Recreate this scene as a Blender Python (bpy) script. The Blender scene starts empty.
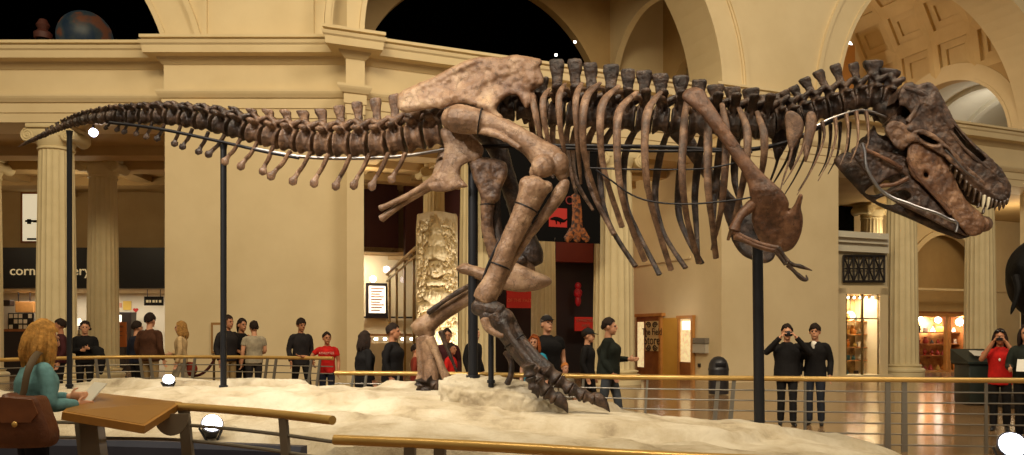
import bpy, bmesh, math, random
import numpy as np
from mathutils import Vector, Matrix, noise
rnd = random.Random(7)
SC = bpy.context.scene
COL = SC.collection

# ------------------------------------------------------------------ camera, world, hall lights, exposure
FOC, CX, HY, EYE = 800.0, 512.0, 334.0, 1.5
cam_data = bpy.data.cameras.new('camera')
cam_data.sensor_width = 36.0
cam_data.lens = 36.0 * FOC / 1024.0
cam_data.shift_y = (HY - 227.5) / 1024.0
cam_data.clip_end = 300
cam = bpy.data.objects.new('camera', cam_data)
cam.location = (0, 0, EYE)
cam.rotation_euler = (math.pi / 2, 0, 0)
COL.objects.link(cam)
SC.camera = cam
SC.view_settings.view_transform = 'Standard'
SC.view_settings.look = 'None'
SC.view_settings.exposure = 0.0
SC.view_settings.gamma = 1.0
SC.view_settings.use_curve_mapping = False

world = bpy.data.worlds.new('hall_ambience')
SC.world = world
world.use_nodes = True
wb = world.node_tree.nodes['Background']
wb.inputs[0].default_value = (1.0, 0.82, 0.58, 1)
wb.inputs[1].default_value = 0.19

def lamp(name, kind, loc, target, energy, color, size=1.0, size_y=None, angle=60, blend=0.6):
    d = bpy.data.lights.new(name, kind)
    d.energy = energy
    d.color = color
    if kind == 'AREA':
        d.shape = 'RECTANGLE'
        d.size = size
        d.size_y = size_y or size
    elif kind == 'SPOT':
        d.spot_size = math.radians(angle)
        d.spot_blend = blend
        d.shadow_soft_size = size
    else:
        d.shadow_soft_size = size
    o = bpy.data.objects.new(name, d)
    o.location = loc
    if target is not None:
        o.rotation_euler = (Vector(target) - Vector(loc)).to_track_quat('-Z', 'Y').to_euler()
    COL.objects.link(o)
    return o

WARM = (1.0, 0.825, 0.545)
WARM2 = (1.0, 0.91, 0.78)
# ceiling floods of the great hall, high above and behind the visitor
lamp('hall_flood', 'AREA', (-3, 2, 17), (1, 19, 5.5), 2350, WARM, 9, 4)
lamp('hall_flood', 'AREA', (10, 6, 17), (9, 25, 5.0), 2000, (1.0, 0.85, 0.64), 8, 4)
lamp('hall_flood', 'AREA', (-13, 6, 16), (-12, 20, 5), 600, WARM, 6, 4)
# ceiling spots aimed at the skeleton and its rock
lamp('skeleton_spot', 'SPOT', (-7.5, 2.5, 9.5), (-2.2, 10.3, 2.6), 3300, WARM2, 0.35, angle=38)
lamp('skeleton_spot', 'SPOT', (-4.0, 1.0, 10.5), (-0.6, 9.8, 2.8), 2600, WARM2, 0.35, angle=36)
lamp('skeleton_spot', 'SPOT', (-5.5, 5.0, 13), (-3.6, 10.4, 0.7), 2100, WARM2, 0.4, angle=26)
lamp('skeleton_spot', 'SPOT', (0.5, 3.0, 13), (0.3, 9.6, 1.2), 850, WARM2, 0.4, angle=42)
lamp('skeleton_spot', 'SPOT', (2.5, -1.0, 7.5), (4.9, 8.9, 3.2), 2100, (1.0, 0.88, 0.72), 0.35, angle=22)
lamp('skeleton_spot', 'SPOT', (1.0, 0.0, 9.5), (2.6, 9.2, 2.8), 1100, (1.0, 0.86, 0.68), 0.35, angle=30)

# ------------------------------------------------------------------ helpers
def P(px, py, D):
    """the point that stands at distance D on the sight line of a photo pixel"""
    return Vector(((px - CX) / FOC * D, D, EYE + (HY - py) / FOC * D))

def lin(c):
    def g(v):
        v /= 255.0
        return v / 12.92 if v <= 0.04045 else ((v + 0.055) / 1.055) ** 2.4
    return (g(c[0]), g(c[1]), g(c[2]), 1.0)

MATS = {}
def mat(name, rgb, rough=0.6, metal=0.0, rgb2=None, scale=4.0, bump=0.0, bscale=20.0, detail=5.0,
        emit=None, estr=0.0, spec=0.5, coat=0.0, ramp=(0.35, 0.65), bdist=0.02):
    if name in MATS:
        return MATS[name]
    m = bpy.data.materials.new(name)
    m.use_nodes = True
    nt = m.node_tree
    b = nt.nodes['Principled BSDF']
    b.inputs['Roughness'].default_value = rough
    b.inputs['Metallic'].default_value = metal
    b.inputs['Specular IOR Level'].default_value = spec
    b.inputs['Coat Weight'].default_value = coat
    b.inputs['Base Color'].default_value = lin(rgb)
    tc = nt.nodes.new('ShaderNodeTexCoord')
    if rgb2 is not None:
        n = nt.nodes.new('ShaderNodeTexNoise')
        n.inputs['Scale'].default_value = scale
        n.inputs['Detail'].default_value = detail
        n.inputs['Roughness'].default_value = 0.6
        r = nt.nodes.new('ShaderNodeValToRGB')
        r.color_ramp.elements[0].position = ramp[0]
        r.color_ramp.elements[1].position = ramp[1]
        r.color_ramp.elements[0].color = lin(rgb)
        r.color_ramp.elements[1].color = lin(rgb2)
        nt.links.new(tc.outputs['Object'], n.inputs['Vector'])
        nt.links.new(n.outputs['Fac'], r.inputs['Fac'])
        nt.links.new(r.outputs['Color'], b.inputs['Base Color'])
    if bump > 0:
        n2 = nt.nodes.new('ShaderNodeTexNoise')
        n2.inputs['Scale'].default_value = bscale
        n2.inputs['Detail'].default_value = 6
        bp = nt.nodes.new('ShaderNodeBump')
        bp.inputs['Strength'].default_value = bump
        bp.inputs['Distance'].default_value = bdist
        nt.links.new(tc.outputs['Object'], n2.inputs['Vector'])
        nt.links.new(n2.outputs['Fac'], bp.inputs['Height'])
        nt.links.new(bp.outputs['Normal'], b.inputs['Normal'])
    if emit is not None:
        b.inputs['Emission Color'].default_value = lin(emit)
        b.inputs['Emission Strength'].default_value = estr
    MATS[name] = m
    return m

def root_loc(o):
    v = Vector((0, 0, 0))
    while o is not None:
        v += o.location
        o = o.parent
    return v

def tag(o, label=None, cat=None, group=None, kind=None):
    if label: o['label'] = label
    if cat: o['category'] = cat
    if group: o['group'] = group
    if kind: o['kind'] = kind
    return o

def thing(name, label, cat, loc=(0, 0, 0), rz=0.0, group=None, kind=None):
    o = bpy.data.objects.new(name, None)
    o.empty_display_size = 0.2
    o.location = loc
    o.rotation_euler = (0, 0, rz)
    COL.objects.link(o)
    return tag(o, label, cat, group, kind)

class MB:
    """collects vertices and faces of one mesh"""
    def __init__(s):
        s.v, s.f = [], []
    def add(s, vs, fs):
        k = len(s.v)
        s.v += [Vector(p) for p in vs]
        s.f += [tuple(i + k for i in f) for f in fs]
        return s
    def box(s, lo, hi, mtx=None, bev=0.0):
        x0, y0, z0 = lo; x1, y1, z1 = hi
        vs = [Vector(p) for p in ((x0,y0,z0),(x1,y0,z0),(x1,y1,z0),(x0,y1,z0),(x0,y0,z1),(x1,y0,z1),(x1,y1,z1),(x0,y1,z1))]
        fs = [(0,3,2,1),(4,5,6,7),(0,1,5,4),(1,2,6,5),(2,3,7,6),(3,0,4,7)]
        if bev > 0:
            bm = bmesh.new()
            bv = [bm.verts.new(p) for p in vs]
            for f in fs: bm.faces.new([bv[i] for i in f])
            bmesh.ops.bevel(bm, geom=list(bm.edges), offset=bev, segments=2, profile=0.5, affect='EDGES')
            bm.verts.index_update()
            vs = [v.co.copy() for v in bm.verts]
            fs = [tuple(v.index for v in f.verts) for f in bm.faces]
            bm.free()
        if mtx is not None: vs = [mtx @ p for p in vs]
        return s.add(vs, fs)
    def prism(s, poly, fn, a, b):
        """polygon (pairs) extruded: fn(p, q, t) -> world point, t = a..b"""
        n = len(poly)
        vs = [fn(p[0], p[1], a) for p in poly] + [fn(p[0], p[1], b) for p in poly]
        fs = [tuple(range(n - 1, -1, -1)), tuple(range(n, 2 * n))]
        fs += [(i, (i + 1) % n, n + (i + 1) % n, n + i) for i in range(n)]
        return s.add(vs, fs)
    def tube(s, pts, seg=10, sub=3, flat=1.0, up=None, jag=0.0, caps=True, capk=0.45):
        """round or flattened tube through (point, radius) pairs, smooth in between"""
        ps = [Vector(p[0]) for p in pts]
        rs = [p[1] for p in pts]
        if sub > 1 and len(ps) > 1:
            q, r = [], []
            n = len(ps)
            for i in range(n - 1):
                p0, p1, p2, p3 = ps[max(i-1,0)], ps[i], ps[i+1], ps[min(i+2,n-1)]
                r0, r1, r2, r3 = rs[max(i-1,0)], rs[i], rs[i+1], rs[min(i+2,n-1)]
                for k in range(sub):
                    t = k / sub
                    cr = lambda a, b, c, d: 0.5 * ((2*b) + (c-a)*t + (2*a-5*b+4*c-d)*t*t + (3*b-a-3*c+d)*t*t*t)
                    q.append(cr(p0, p1, p2, p3)); r.append(max(1e-4, cr(r0, r1, r2, r3)))
            q.append(ps[-1]); r.append(rs[-1])
            ps, rs = q, r
        n = len(ps)
        tang = []
        for i in range(n):
            t = ps[min(i+1, n-1)] - ps[max(i-1, 0)]
            tang.append(t.normalized() if t.length > 1e-9 else Vector((0, 0, 1)))
        a = Vector(up) if up is not None else (Vector((0, 0, 1)) if abs(tang[0].z) < 0.9 else Vector((0, 1, 0)))
        vs, fs = [], []
        for i in range(n):
            a = a - tang[i] * a.dot(tang[i])
            if a.length < 1e-6: a = tang[i].orthogonal()
            a.normalize()
            b = tang[i].cross(a)
            for k in range(seg):
                an = 2 * math.pi * k / seg
                d = a * math.cos(an) + b * (math.sin(an) * flat)
                rr = rs[i]
                if jag: rr *= 1 + jag * noise.noise((ps[i] + d * rs[i]) * 9.0)
                vs.append(ps[i] + d * rr)
        for i in range(n - 1):
            for k in range(seg):
                k2 = (k + 1) % seg
                fs.append((i*seg + k, i*seg + k2, (i+1)*seg + k2, (i+1)*seg + k))
        if caps:
            vs.append(ps[0] - tang[0] * rs[0] * capk); c0 = len(vs) - 1
            vs.append(ps[-1] + tang[-1] * rs[-1] * capk); c1 = len(vs) - 1
            for k in range(seg):
                k2 = (k + 1) % seg
                fs.append((c0, k2, k)); fs.append((c1, (n-1)*seg + k, (n-1)*seg + k2))
        return s.add(vs, fs)
    def bar(s, a, b, r, seg=8):
        return s.tube([(a, r), (b, r)], seg=seg, sub=1)
    def lathe(s, prof, c=(0,0,0), seg=24, mtx=None, lobes=None):
        """profile of (radius, z) turned about the vertical"""
        vs, fs = [], []
        n = len(prof)
        for (r, z) in prof:
            for k in range(seg):
                an = 2 * math.pi * k / seg
                rr = r if lobes is None else r * lobes(an, z)
                vs.append(Vector((rr * math.cos(an), rr * math.sin(an), z)))
        for i in range(n - 1):
            for k in range(seg):
                k2 = (k + 1) % seg
                fs.append((i*seg + k, i*seg + k2, (i+1)*seg + k2, (i+1)*seg + k))
        fs.append(tuple(range(seg - 1, -1, -1)))
        fs.append(tuple((n-1)*seg + k for k in range(seg)))
        m = Matrix.Translation(Vector(c)) @ (mtx if mtx is not None else Matrix.Identity(4))
        return s.add([m @ p for p in vs], fs)
    def ball(s, c, r, seg=12, rings=8, mtx=None):
        r = Vector((r, r, r)) if not hasattr(r, '__len__') else Vector(r)
        vs, fs = [], []
        for i in range(rings + 1):
            th = math.pi * i / rings
            for k in range(seg):
                an = 2 * math.pi * k / seg
                p = Vector((r.x*math.sin(th)*math.cos(an), r.y*math.sin(th)*math.sin(an), r.z*math.cos(th)))
                if mtx is not None: p = mtx @ p
                vs.append(p + Vector(c))
        for i in range(rings):
            for k in range(seg):
                k2 = (k + 1) % seg
                fs.append((i*seg + k, (i+1)*seg + k, (i+1)*seg + k2, i*seg + k2))
        return s.add(vs, fs)
    def build(s, name, m, parent=None, world=True, smooth=True, voxel=0.0, weld=0.0, smooth_iter=0, angle=40, bony=0.0):
        me = bpy.data.meshes.new(name)
        off = root_loc(parent) if (parent is not None and world) else Vector((0, 0, 0))
        me.from_pydata([tuple(p - off) for p in s.v], [], s.f)
        bm = bmesh.new(); bm.from_mesh(me)
        bmesh.ops.remove_doubles(bm, verts=bm.verts, dist=max(weld, 1e-6))
        bmesh.ops.recalc_face_normals(bm, faces=bm.faces)
        bm.to_mesh(me); bm.free()
        o = bpy.data.objects.new(name, me)
        COL.objects.link(o)
        if voxel > 0:
            md = o.modifiers.new('r', 'REMESH'); md.mode = 'VOXEL'; md.voxel_size = voxel; md.use_smooth_shade = True
            if smooth_iter:
                sm = o.modifiers.new('s', 'SMOOTH'); sm.iterations = smooth_iter; sm.factor = 0.5
            dg = bpy.context.evaluated_depsgraph_get()
            dg.update()
            nm = bpy.data.meshes.new_from_object(o.evaluated_get(dg))
            o.modifiers.clear()
            o.data = nm
            bpy.data.meshes.remove(me)
            me = nm; me.name = name
        if bony > 0:
            n = len(me.vertices)
            co = np.empty(n*3, 'f'); no = np.empty(n*3, 'f')
            me.vertices.foreach_get('co', co)
            me.vertex_normals.foreach_get('vector', no)
            co = co.reshape(-1, 3); no = no.reshape(-1, 3)
            sd = rnd.uniform(0, 50)
            for i in range(n):
                p = Vector(co[i])
                a = noise.noise(p*14 + Vector((sd, 0, 0)))*.55 + noise.noise(p*37 + Vector((0, sd, 0)))*.4 + noise.noise(p*5.0)*.5
                co[i] += no[i]*(a*bony)
            me.vertices.foreach_set('co', co.ravel())
        me.materials.clear()
        me.materials.append(m)
        if smooth:
            me.polygons.foreach_set('use_smooth', [True] * len(me.polygons))
            if not voxel and hasattr(me, 'set_sharp_from_angle'):
                me.set_sharp_from_angle(angle=math.radians(angle))
        me.update()
        if parent is not None: o.parent = parent
        return o

def struct(o, label=None):
    o['kind'] = 'structure'
    if label: o['label'] = label
    return o

def lettering(text, size, m, mtx, parent, name='lettering', extrude=0.01, align='CENTER'):
    """raised letters; mtx places the text plane (x right, y up)"""
    cu = bpy.data.curves.new(name, 'FONT')
    cu.body = text; cu.size = size; cu.extrude = extrude; cu.align_x = align; cu.align_y = 'CENTER'
    cu.resolution_u = 3
    t = bpy.data.objects.new(name, cu)
    COL.objects.link(t)
    dg = bpy.context.evaluated_depsgraph_get(); dg.update()
    me = bpy.data.meshes.new_from_object(t.evaluated_get(dg))
    bpy.data.objects.remove(t); bpy.data.curves.remove(cu)
    off = root_loc(parent) if parent is not None else Vector((0, 0, 0))
    me.transform(Matrix.Translation(-off) @ mtx)
    me.materials.clear(); me.materials.append(m)
    o = bpy.data.objects.new(name, me)
    COL.objects.link(o)
    if parent is not None: o.parent = parent
    return o

def frame(o, x, y):
    """matrix with origin o, x axis, y axis (z = x cross y)"""
    x = Vector(x).normalized(); y = Vector(y).normalized(); z = x.cross(y)
    return Matrix(((x.x, y.x, z.x, o[0]), (x.y, y.y, z.y, o[1]), (x.z, y.z, z.z, o[2]), (0, 0, 0, 1)))

def copy_tree(o, parent=None):
    c = o.copy(); COL.objects.link(c)
    if parent is not None: c.parent = parent
    for ch in list(o.children): copy_tree(ch, c)
    return c
# ------------------------------------------------------------------ the hall: floor, walls, arches, columns
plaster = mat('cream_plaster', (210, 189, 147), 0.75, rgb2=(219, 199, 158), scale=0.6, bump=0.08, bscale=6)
plaster_dim = mat('dim_plaster', (178, 148, 98), 0.8, rgb2=(190, 160, 110), scale=0.7, bump=0.05, bscale=6)  # cream plaster darkened: dimness of galleries and aisles put into the colour
stone_col = mat('column_stone', (210, 192, 148), 0.7, rgb2=(220, 203, 160), scale=1.5, bump=0.05, bscale=14)
black_void = mat('unlit_black', (6, 5, 5), 0.9, spec=0.1)  # black stands in for the darkness of unlit gallery space
maroon = mat('maroon_paint', (64, 22, 18), 0.7, rgb2=(72, 26, 20), scale=1.0)
darkred = mat('exhibit_black', (20, 8, 8), 0.7)
KX, KY = -4.45, 20.0
UX, UY = 0.9245, 0.3812
NX, NY = -UY, UX
def F(u, d, z):
    return Vector((KX + UX*u + NX*d, KY + UY*u + NY*d, z))
KYL = 20.6                         # the left wing stands a step further back
def L(x, d, z):
    return Vector((x, KYL + d, z))
def u_at(px, d=0.0):
    k = (px - CX) / FOC
    # KX+UX u+NX d = k (KY+UY u+NY d)
    return (k*(KY + NY*d) - KX - NX*d) / (UX - k*UY)

# floor: polished stone
fm = bpy.data.materials.new('polished_floor'); fm.use_nodes = True
nt = fm.node_tree; b = nt.nodes['Principled BSDF']
tc = nt.nodes.new('ShaderNodeTexCoord'); br = nt.nodes.new('ShaderNodeTexBrick')
br.offset = 0.0
br.inputs['Scale'].default_value = 1.0
br.inputs['Brick Width'].default_value = 1.2; br.inputs['Row Height'].default_value = 1.2
br.inputs['Mortar Size'].default_value = 0.008
br.inputs['Color1'].default_value = lin((128, 98, 66)); br.inputs['Color2'].default_value = lin((140, 110, 76)); br.inputs['Mortar'].default_value = lin((90, 66, 42))
nt.links.new(tc.outputs['Object'], br.inputs['Vector']); nt.links.new(br.outputs['Color'], b.inputs['Base Color'])
b.inputs['Roughness'].default_value = 0.16
MB().box((-40, -12, -0.3), (45, 60, 0)).build('floor', fm, smooth=False)['kind'] = 'structure'

Z_ENT0, Z_ENT1 = 7.05, 9.0
BAY_L1 = -8.94                     # right end of the left bay
U_A, U_B, U_C, U_D = 0.75, 11.75, 16.4, 27.4

def sweep(mb, path, prof, normals_out):
    """closed profile of (offset outwards, z) swept along plan points with mitred corners"""
    n = len(path); m = len(prof)
    nm = []
    for i in range(n - 1):
        a = Vector(path[i]); c = Vector(path[i+1]); t = (c - a).normalized()
        nm.append(Vector((t.y, -t.x)))            # right hand side = towards the hall when walking left to right
    vs, fs = [], []
    for i in range(n):
        if i == 0: o = nm[0]
        elif i == n - 1: o = nm[-1]
        else:
            o = nm[i-1] + nm[i]
            o = o / max(0.2, o.dot(nm[i]))
        for (k, z) in prof:
            vs.append(Vector((path[i][0] + o.x*k, path[i][1] + o.y*k, z)))
    for i in range(n - 1):
        for j in range(m):
            j2 = (j + 1) % m
            fs.append((i*m + j, i*m + j2, (i+1)*m + j2, (i+1)*m + j))
    fs.append(tuple(range(m))); fs.append(tuple((n-1)*m + j for j in range(m - 1, -1, -1)))
    mb.add(vs, fs)

plan = [(-24, KYL+0.4), (BAY_L1, KYL+0.4), (BAY_L1, KYL), (F(.32, 0, 0).x, KYL), tuple(F(.32, 0, 0).xy)]
for (u, d) in ((U_A, 0), (U_A, .4), (U_B, .4), (U_B, 0), (U_C, 0), (U_C, .4), (U_D, .4), (U_D, 0), (U_D + 5, 0)):
    q = F(u, d, 0); plan.append((q.x, q.y))
prof = [(-.06, 7.05), (.03, 7.05), (.03, 7.28), (.06, 7.30), (.06, 7.54), (.10, 7.56), (.16, 7.65), (.18, 7.70), (.18, 7.76), (.02, 7.78),
        (.02, 8.42), (.05, 8.44), (.14, 8.54), (.16, 8.60), (.40, 8.62), (.42, 8.80), (.46, 8.84), (.48, 8.92), (.30, 8.93), (.30, 8.98), (.46, 8.985), (.46, 9.06), (-.06, 9.06)]
mb = MB(); sweep(mb, plan, prof, 1)
struct(mb.build('trim_1', plaster, smooth=False))

# beams behind the cornice over the bays, piers below it
mb = MB()
mb.prism([(-24, .45), (BAY_L1, .45), (BAY_L1, 1.6), (-24, 1.6)], L, Z_ENT0, 9.0)
struct(mb.build('wall_left_beam', plaster, smooth=False))
for (a, c, nme) in ((U_A, U_B, 'wall_middle_beam'), (U_C, U_D, 'wall_right_beam')):
    mb = MB(); mb.prism([(a, .45), (c, .45), (c, 1.6), (a, 1.6)], F, Z_ENT0, 9.0)
    struct(mb.build(nme, plaster, smooth=False))
mb = MB()
pts = [(BAY_L1, KYL), (F(.32, 0, 0).x, KYL), tuple(F(.32, 0, 0).xy)] + [tuple(F(u, d, 0).xy) for u, d in ((U_A, 0), (U_A, 1.6))] + [(KX - .6, KYL + 1.6), (BAY_L1, KYL + 1.6)]
mb.prism(pts, lambda x, y, z: Vector((x, y, z)), 0, 9.0)
struct(mb.build('wall_left_pier', plaster, smooth=False))
mb = MB(); mb.prism([(U_B, 0), (U_C, 0), (U_C, 1.6), (U_B, 1.6)], F, 0, 9.0)
struct(mb.build('wall_middle_pier', plaster, smooth=False))
mb = MB(); mb.prism([(U_D, 0), (U_D + 5, 0), (U_D + 5, 1.6), (U_D, 1.6)], F, 0, 9.0)
struct(mb.build('wall_right_pier', plaster, smooth=False))

def arch_wall(mb, fn, u0, u1, z0, z1, d0, d1, arches, step=0.25):
    """wall slab between d0 and d1 with round-headed openings (centre, radius, spring height, foot height)"""
    us = set([u0, u1])
    for (uc, r, zs, zf) in arches:
        us |= {uc - r, uc + r}
        for k in range(1, 40): us.add(uc - r*math.cos(math.pi*k/40))
    us = sorted(x for x in us if u0 - 1e-6 <= x <= u1 + 1e-6)
    def low(um, u):
        for (uc, r, zs, zf) in arches:
            if abs(um - uc) < r:
                return zs + math.sqrt(max(0, r*r - (u-uc)**2)), zf
        return None
    for a, c in zip(us, us[1:]):
        h = low((a+c)/2, a); h2 = low((a+c)/2, c)
        za, zc = (z0, z0) if h is None else (h[0], h2[0])
        mb.add([fn(a,d0,za), fn(c,d0,zc), fn(c,d0,z1), fn(a,d0,z1), fn(a,d1,za), fn(c,d1,zc), fn(c,d1,z1), fn(a,d1,z1)],
               [(0,1,2,3), (7,6,5,4), (0,4,5,1)])
        if h is not None and h[1] > z0:
            mb.add([fn(a,d0,z0), fn(c,d0,z0), fn(c,d0,h[1]), fn(a,d0,h[1]), fn(a,d1,z0), fn(c,d1,z0), fn(c,d1,h[1]), fn(a,d1,h[1])],
                   [(0,1,2,3), (7,6,5,4), (3,2,6,7)])
    for (uc, r, zs, zf) in arches:
        for e in (uc - r, uc + r):
            zl = max(zf, z0)
            if zs > zl:
                mb.add([fn(e,d0,zl), fn(e,d1,zl), fn(e,d1,zs), fn(e,d0,zs)], [(0,1,2,3)])
    mb.add([fn(u0,d0,z1), fn(u1,d0,z1), fn(u1,d1,z1), fn(u0,d1,z1)], [(0,1,2,3)])

def arch_ring(mb, fn, uc, zs, r0, r1, d0, d1, n=48, a0=0.0, a1=math.pi):
    vs, fs = [], []
    for k in range(n + 1):
        a = a0 + (a1-a0)*k/n
        for (r, d) in ((r0, d1), (r0, d0), (r1, d0), (r1, d1)):
            vs.append(fn(uc - r*math.cos(a), d, zs + r*math.sin(a)))
    for k in range(n):
        for j in range(4):
            j2 = (j+1) % 4
            fs.append((k*4 + j, k*4 + j2, k*4 + 4 + j2, k*4 + 4 + j))
    mb.add(vs, fs)

# upper storey
mb = MB(); arch_wall(mb, L, -24, KX + .35, 9.0, 18, 0, 1.6, [(BAY_L1 - 5.3, 5.5, 7.4, 0)])
struct(mb.build('wall_left_upper', plaster, smooth=False))
mb = MB(); arch_wall(mb, F, .32, U_D + 5, 9.0, 18, 0, 1.6, [(6.25, 5.5, 9.0, 0), (21.9, 5.5, 9.0, 0)])
struct(mb.build('wall_right_upper', plaster, smooth=False))
mb = MB()
for (fn, uc, zs) in ((L, BAY_L1 - 5.3, 7.4), (F, 6.25, 9.0), (F, 21.9, 9.0)):
    a0 = math.asin(max(0, 9.06 - zs) / 6.5)
    arch_ring(mb, fn, uc, zs, 5.5, 5.62, -.05, .05, a0=a0, a1=math.pi - a0)
    arch_ring(mb, fn, uc, zs, 6.30, 6.36, -.05, .05, a0=a0, a1=math.pi - a0)
    arch_ring(mb, fn, uc, zs, 6.36, 6.50, -.10, .05, a0=a0, a1=math.pi - a0)
for x in (-7.9, -5.15):                                   # raised strips on the left pier
    mb.prism([(x - .06, -.06), (x + .06, -.06), (x + .06, .05), (x - .06, .05)], L, 9.06, 18)
    mb.prism([(x - .16, -.03), (x - .06, -.03), (x - .06, .05), (x - .16, .05)], L, 9.06, 18)
struct(mb.build('trim_2', plaster, smooth=False))

# gallery behind the middle arch
mb = MB(); arch_wall(mb, F, -2.5, U_B, 9.0, 18, 6.9, 7.3, [(6.75, 4.75, 9.6, 0)])
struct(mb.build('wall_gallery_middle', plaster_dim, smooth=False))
def S(u0):                                                  # a wall running back from the facade at u0
    return lambda a, d, z: F(u0 + d, a, z)
mb = MB(); arch_wall(mb, S(U_B), 1.6, 7.3, 9.0, 18, 0, .25, [(4.25, 2.55, 10.7, 9.0)])
struct(mb.build('wall_gallery_side', plaster, smooth=False))
mb = MB(); arch_wall(mb, S(U_B + 2.4), 1.6, 7.3, 9.0, 18, 0, .4, [(4.6, 1.9, 10.3, 9.0)])
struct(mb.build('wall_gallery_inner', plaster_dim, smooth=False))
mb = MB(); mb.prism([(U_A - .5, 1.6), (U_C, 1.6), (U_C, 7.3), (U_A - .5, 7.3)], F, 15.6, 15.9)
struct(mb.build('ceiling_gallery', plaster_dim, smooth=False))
mb = MB(); mb.prism([(U_B + .25, 6.9), (U_C + .0, 6.9), (U_C + .0, 7.3), (U_B + .25, 7.3)], F, 9, 16)
struct(mb.build('wall_gallery_back', plaster, smooth=False))
# darkness beyond the arches: closed rooms, shade put in as black walls
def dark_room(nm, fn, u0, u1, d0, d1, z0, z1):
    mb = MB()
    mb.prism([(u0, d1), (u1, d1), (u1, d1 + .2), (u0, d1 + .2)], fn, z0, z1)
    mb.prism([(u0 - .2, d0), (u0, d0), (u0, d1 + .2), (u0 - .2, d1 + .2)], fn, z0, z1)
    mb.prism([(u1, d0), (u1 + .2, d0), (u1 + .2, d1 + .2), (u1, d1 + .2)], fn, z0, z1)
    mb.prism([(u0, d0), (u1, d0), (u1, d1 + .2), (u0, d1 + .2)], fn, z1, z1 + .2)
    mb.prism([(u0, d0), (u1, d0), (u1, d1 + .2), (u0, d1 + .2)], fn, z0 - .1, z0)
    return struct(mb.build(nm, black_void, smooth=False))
dark_room('wall_unlit_middle', F, .2, 11.7, 7.35, 13, 9.1, 16)
dark_room('wall_unlit_left', L, -24, -5.5, 1.65, 10, 9.15, 17)

# the right gallery: coffered vault on vertical side walls, lunette arch in its right wall
vault_m = mat('vault_plaster', (206, 178, 126), 0.75, rgb2=(218, 192, 140), scale=0.8)
mb = MB()
uc, r, zs = 21.9, 5.45, 12.6
NA, ND = 9, 6
d0v, d1v = 1.6, 13.0
def VP(a, d, rr): return F(uc - rr*math.cos(a), d, zs + rr*math.sin(a))
for i in range(NA):
    for j in range(ND):
        a0, a1 = math.pi*i/NA, math.pi*(i+1)/NA
        e0, e1 = d0v + (d1v-d0v)*j/ND, d0v + (d1v-d0v)*(j+1)/ND
        ia, ie = (a1-a0)*.16, (e1-e0)*.13
        rings = [(a0,a1,e0,e1,r), (a0+ia,a1-ia,e0+ie,e1-ie,r), (a0+ia,a1-ia,e0+ie,e1-ie,r+.16),
                 (a0+2*ia,a1-2*ia,e0+2*ie,e1-2*ie,r+.16), (a0+2*ia,a1-2*ia,e0+2*ie,e1-2*ie,r+.28)]
        vs, fs = [], []
        for (p0,p1,q0,q1,rr) in rings:
            vs += [VP(p0,q0,rr), VP(p1,q0,rr), VP(p1,q1,rr), VP(p0,q1,rr)]
        for k in range(len(rings)-1):
            for q in range(4):
                q2 = (q+1) % 4
                fs.append((k*4+q, k*4+q2, k*4+4+q2, k*4+4+q))
        k = (len(rings)-1)*4
        fs.append((k, k+1, k+2, k+3))
        mb.add(vs, fs)
struct(mb.build('ceiling_vault', vault_m, smooth=False, weld=0.001))
mb = MB(); arch_wall(mb, S(U_D - .05), 1.6, 13, 9.0, 12.7, 0, .5, [(5.0, 3.0, 9.5, 9.0)])
struct(mb.build('wall_vault_right', plaster_dim, smooth=False))
mb = MB(); arch_ring(mb, S(U_D - .05), 5.0, 9.5, 3.0, 3.12, -.07, .02)
arch_ring(mb, S(U_D - .05), 5.0, 9.5, 3.12, 3.7, -.03, .02, a1=2.4)
struct(mb.build('trim_3', plaster, smooth=False))
mb = MB(); mb.prism([(16.3, 1.6), (16.45, 1.6), (16.45, 13), (16.3, 13)], F, 9.0, 12.7)
struct(mb.build('wall_vault_left', plaster, smooth=False))
mb = MB(); mb.prism([(16.3, 13), (27.6, 13), (27.6, 13.3), (16.3, 13.3)], F, 9.0, 18)
struct(mb.build('wall_vault_back', plaster_dim, smooth=False))
mb = MB(); mb.prism([(u_at(832, 8), 7.7), (u_at(850, 8), 7.7), (u_at(850, 8), 8.6), (u_at(832, 8), 8.6)], F, 8.9, 14.72); struct(mb.build('trim_5', mat('lamplit_block', (206, 150, 84), .7), smooth=False))  # plaster block, the lamp's orange light put into its ochre colour
grey_pl = mat('grey_plaster', (196, 190, 172), 0.8)
mb = MB()                                                     # the pale vaulted passage beyond the lunette
for k in range(24):
    a0, a1 = math.pi*k/24, math.pi*(k+1)/24
    g = S(U_D - .05)
    mb.add([g(5.0-3.3*math.cos(a0), .5, 9.3+3.3*math.sin(a0)), g(5.0-3.3*math.cos(a1), .5, 9.3+3.3*math.sin(a1)),
            g(5.0-3.3*math.cos(a1), 8, 9.3+3.3*math.sin(a1)), g(5.0-3.3*math.cos(a0), 8, 9.3+3.3*math.sin(a0))], [(0,1,2,3)])
for e in (2.0, 4.2):
    arch_ring(mb, S(U_D - .05), 5.0, 9.3, 3.1, 3.35, e, e + .35)
mb.prism([(1.4, 8), (8.8, 8), (8.8, 8.2), (1.4, 8.2)], S(U_D - .05), 8.9, 13)
struct(mb.build('ceiling_passage', grey_pl, smooth=False))
mb = MB(); mb.prism([(16.3, 1.6), (36, 1.6), (36, 13.3), (16.3, 13.3)], F, 8.8, 9.0)
struct(mb.build('floor_gallery_right', plaster_dim, smooth=False))
mb = MB(); mb.prism([(-2.5, 1.6), (16.3, 1.6), (16.3, 7.3), (-2.5, 7.3)], F, 8.8, 9.0)
struct(mb.build('floor_gallery_middle', plaster_dim, smooth=False))

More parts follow.
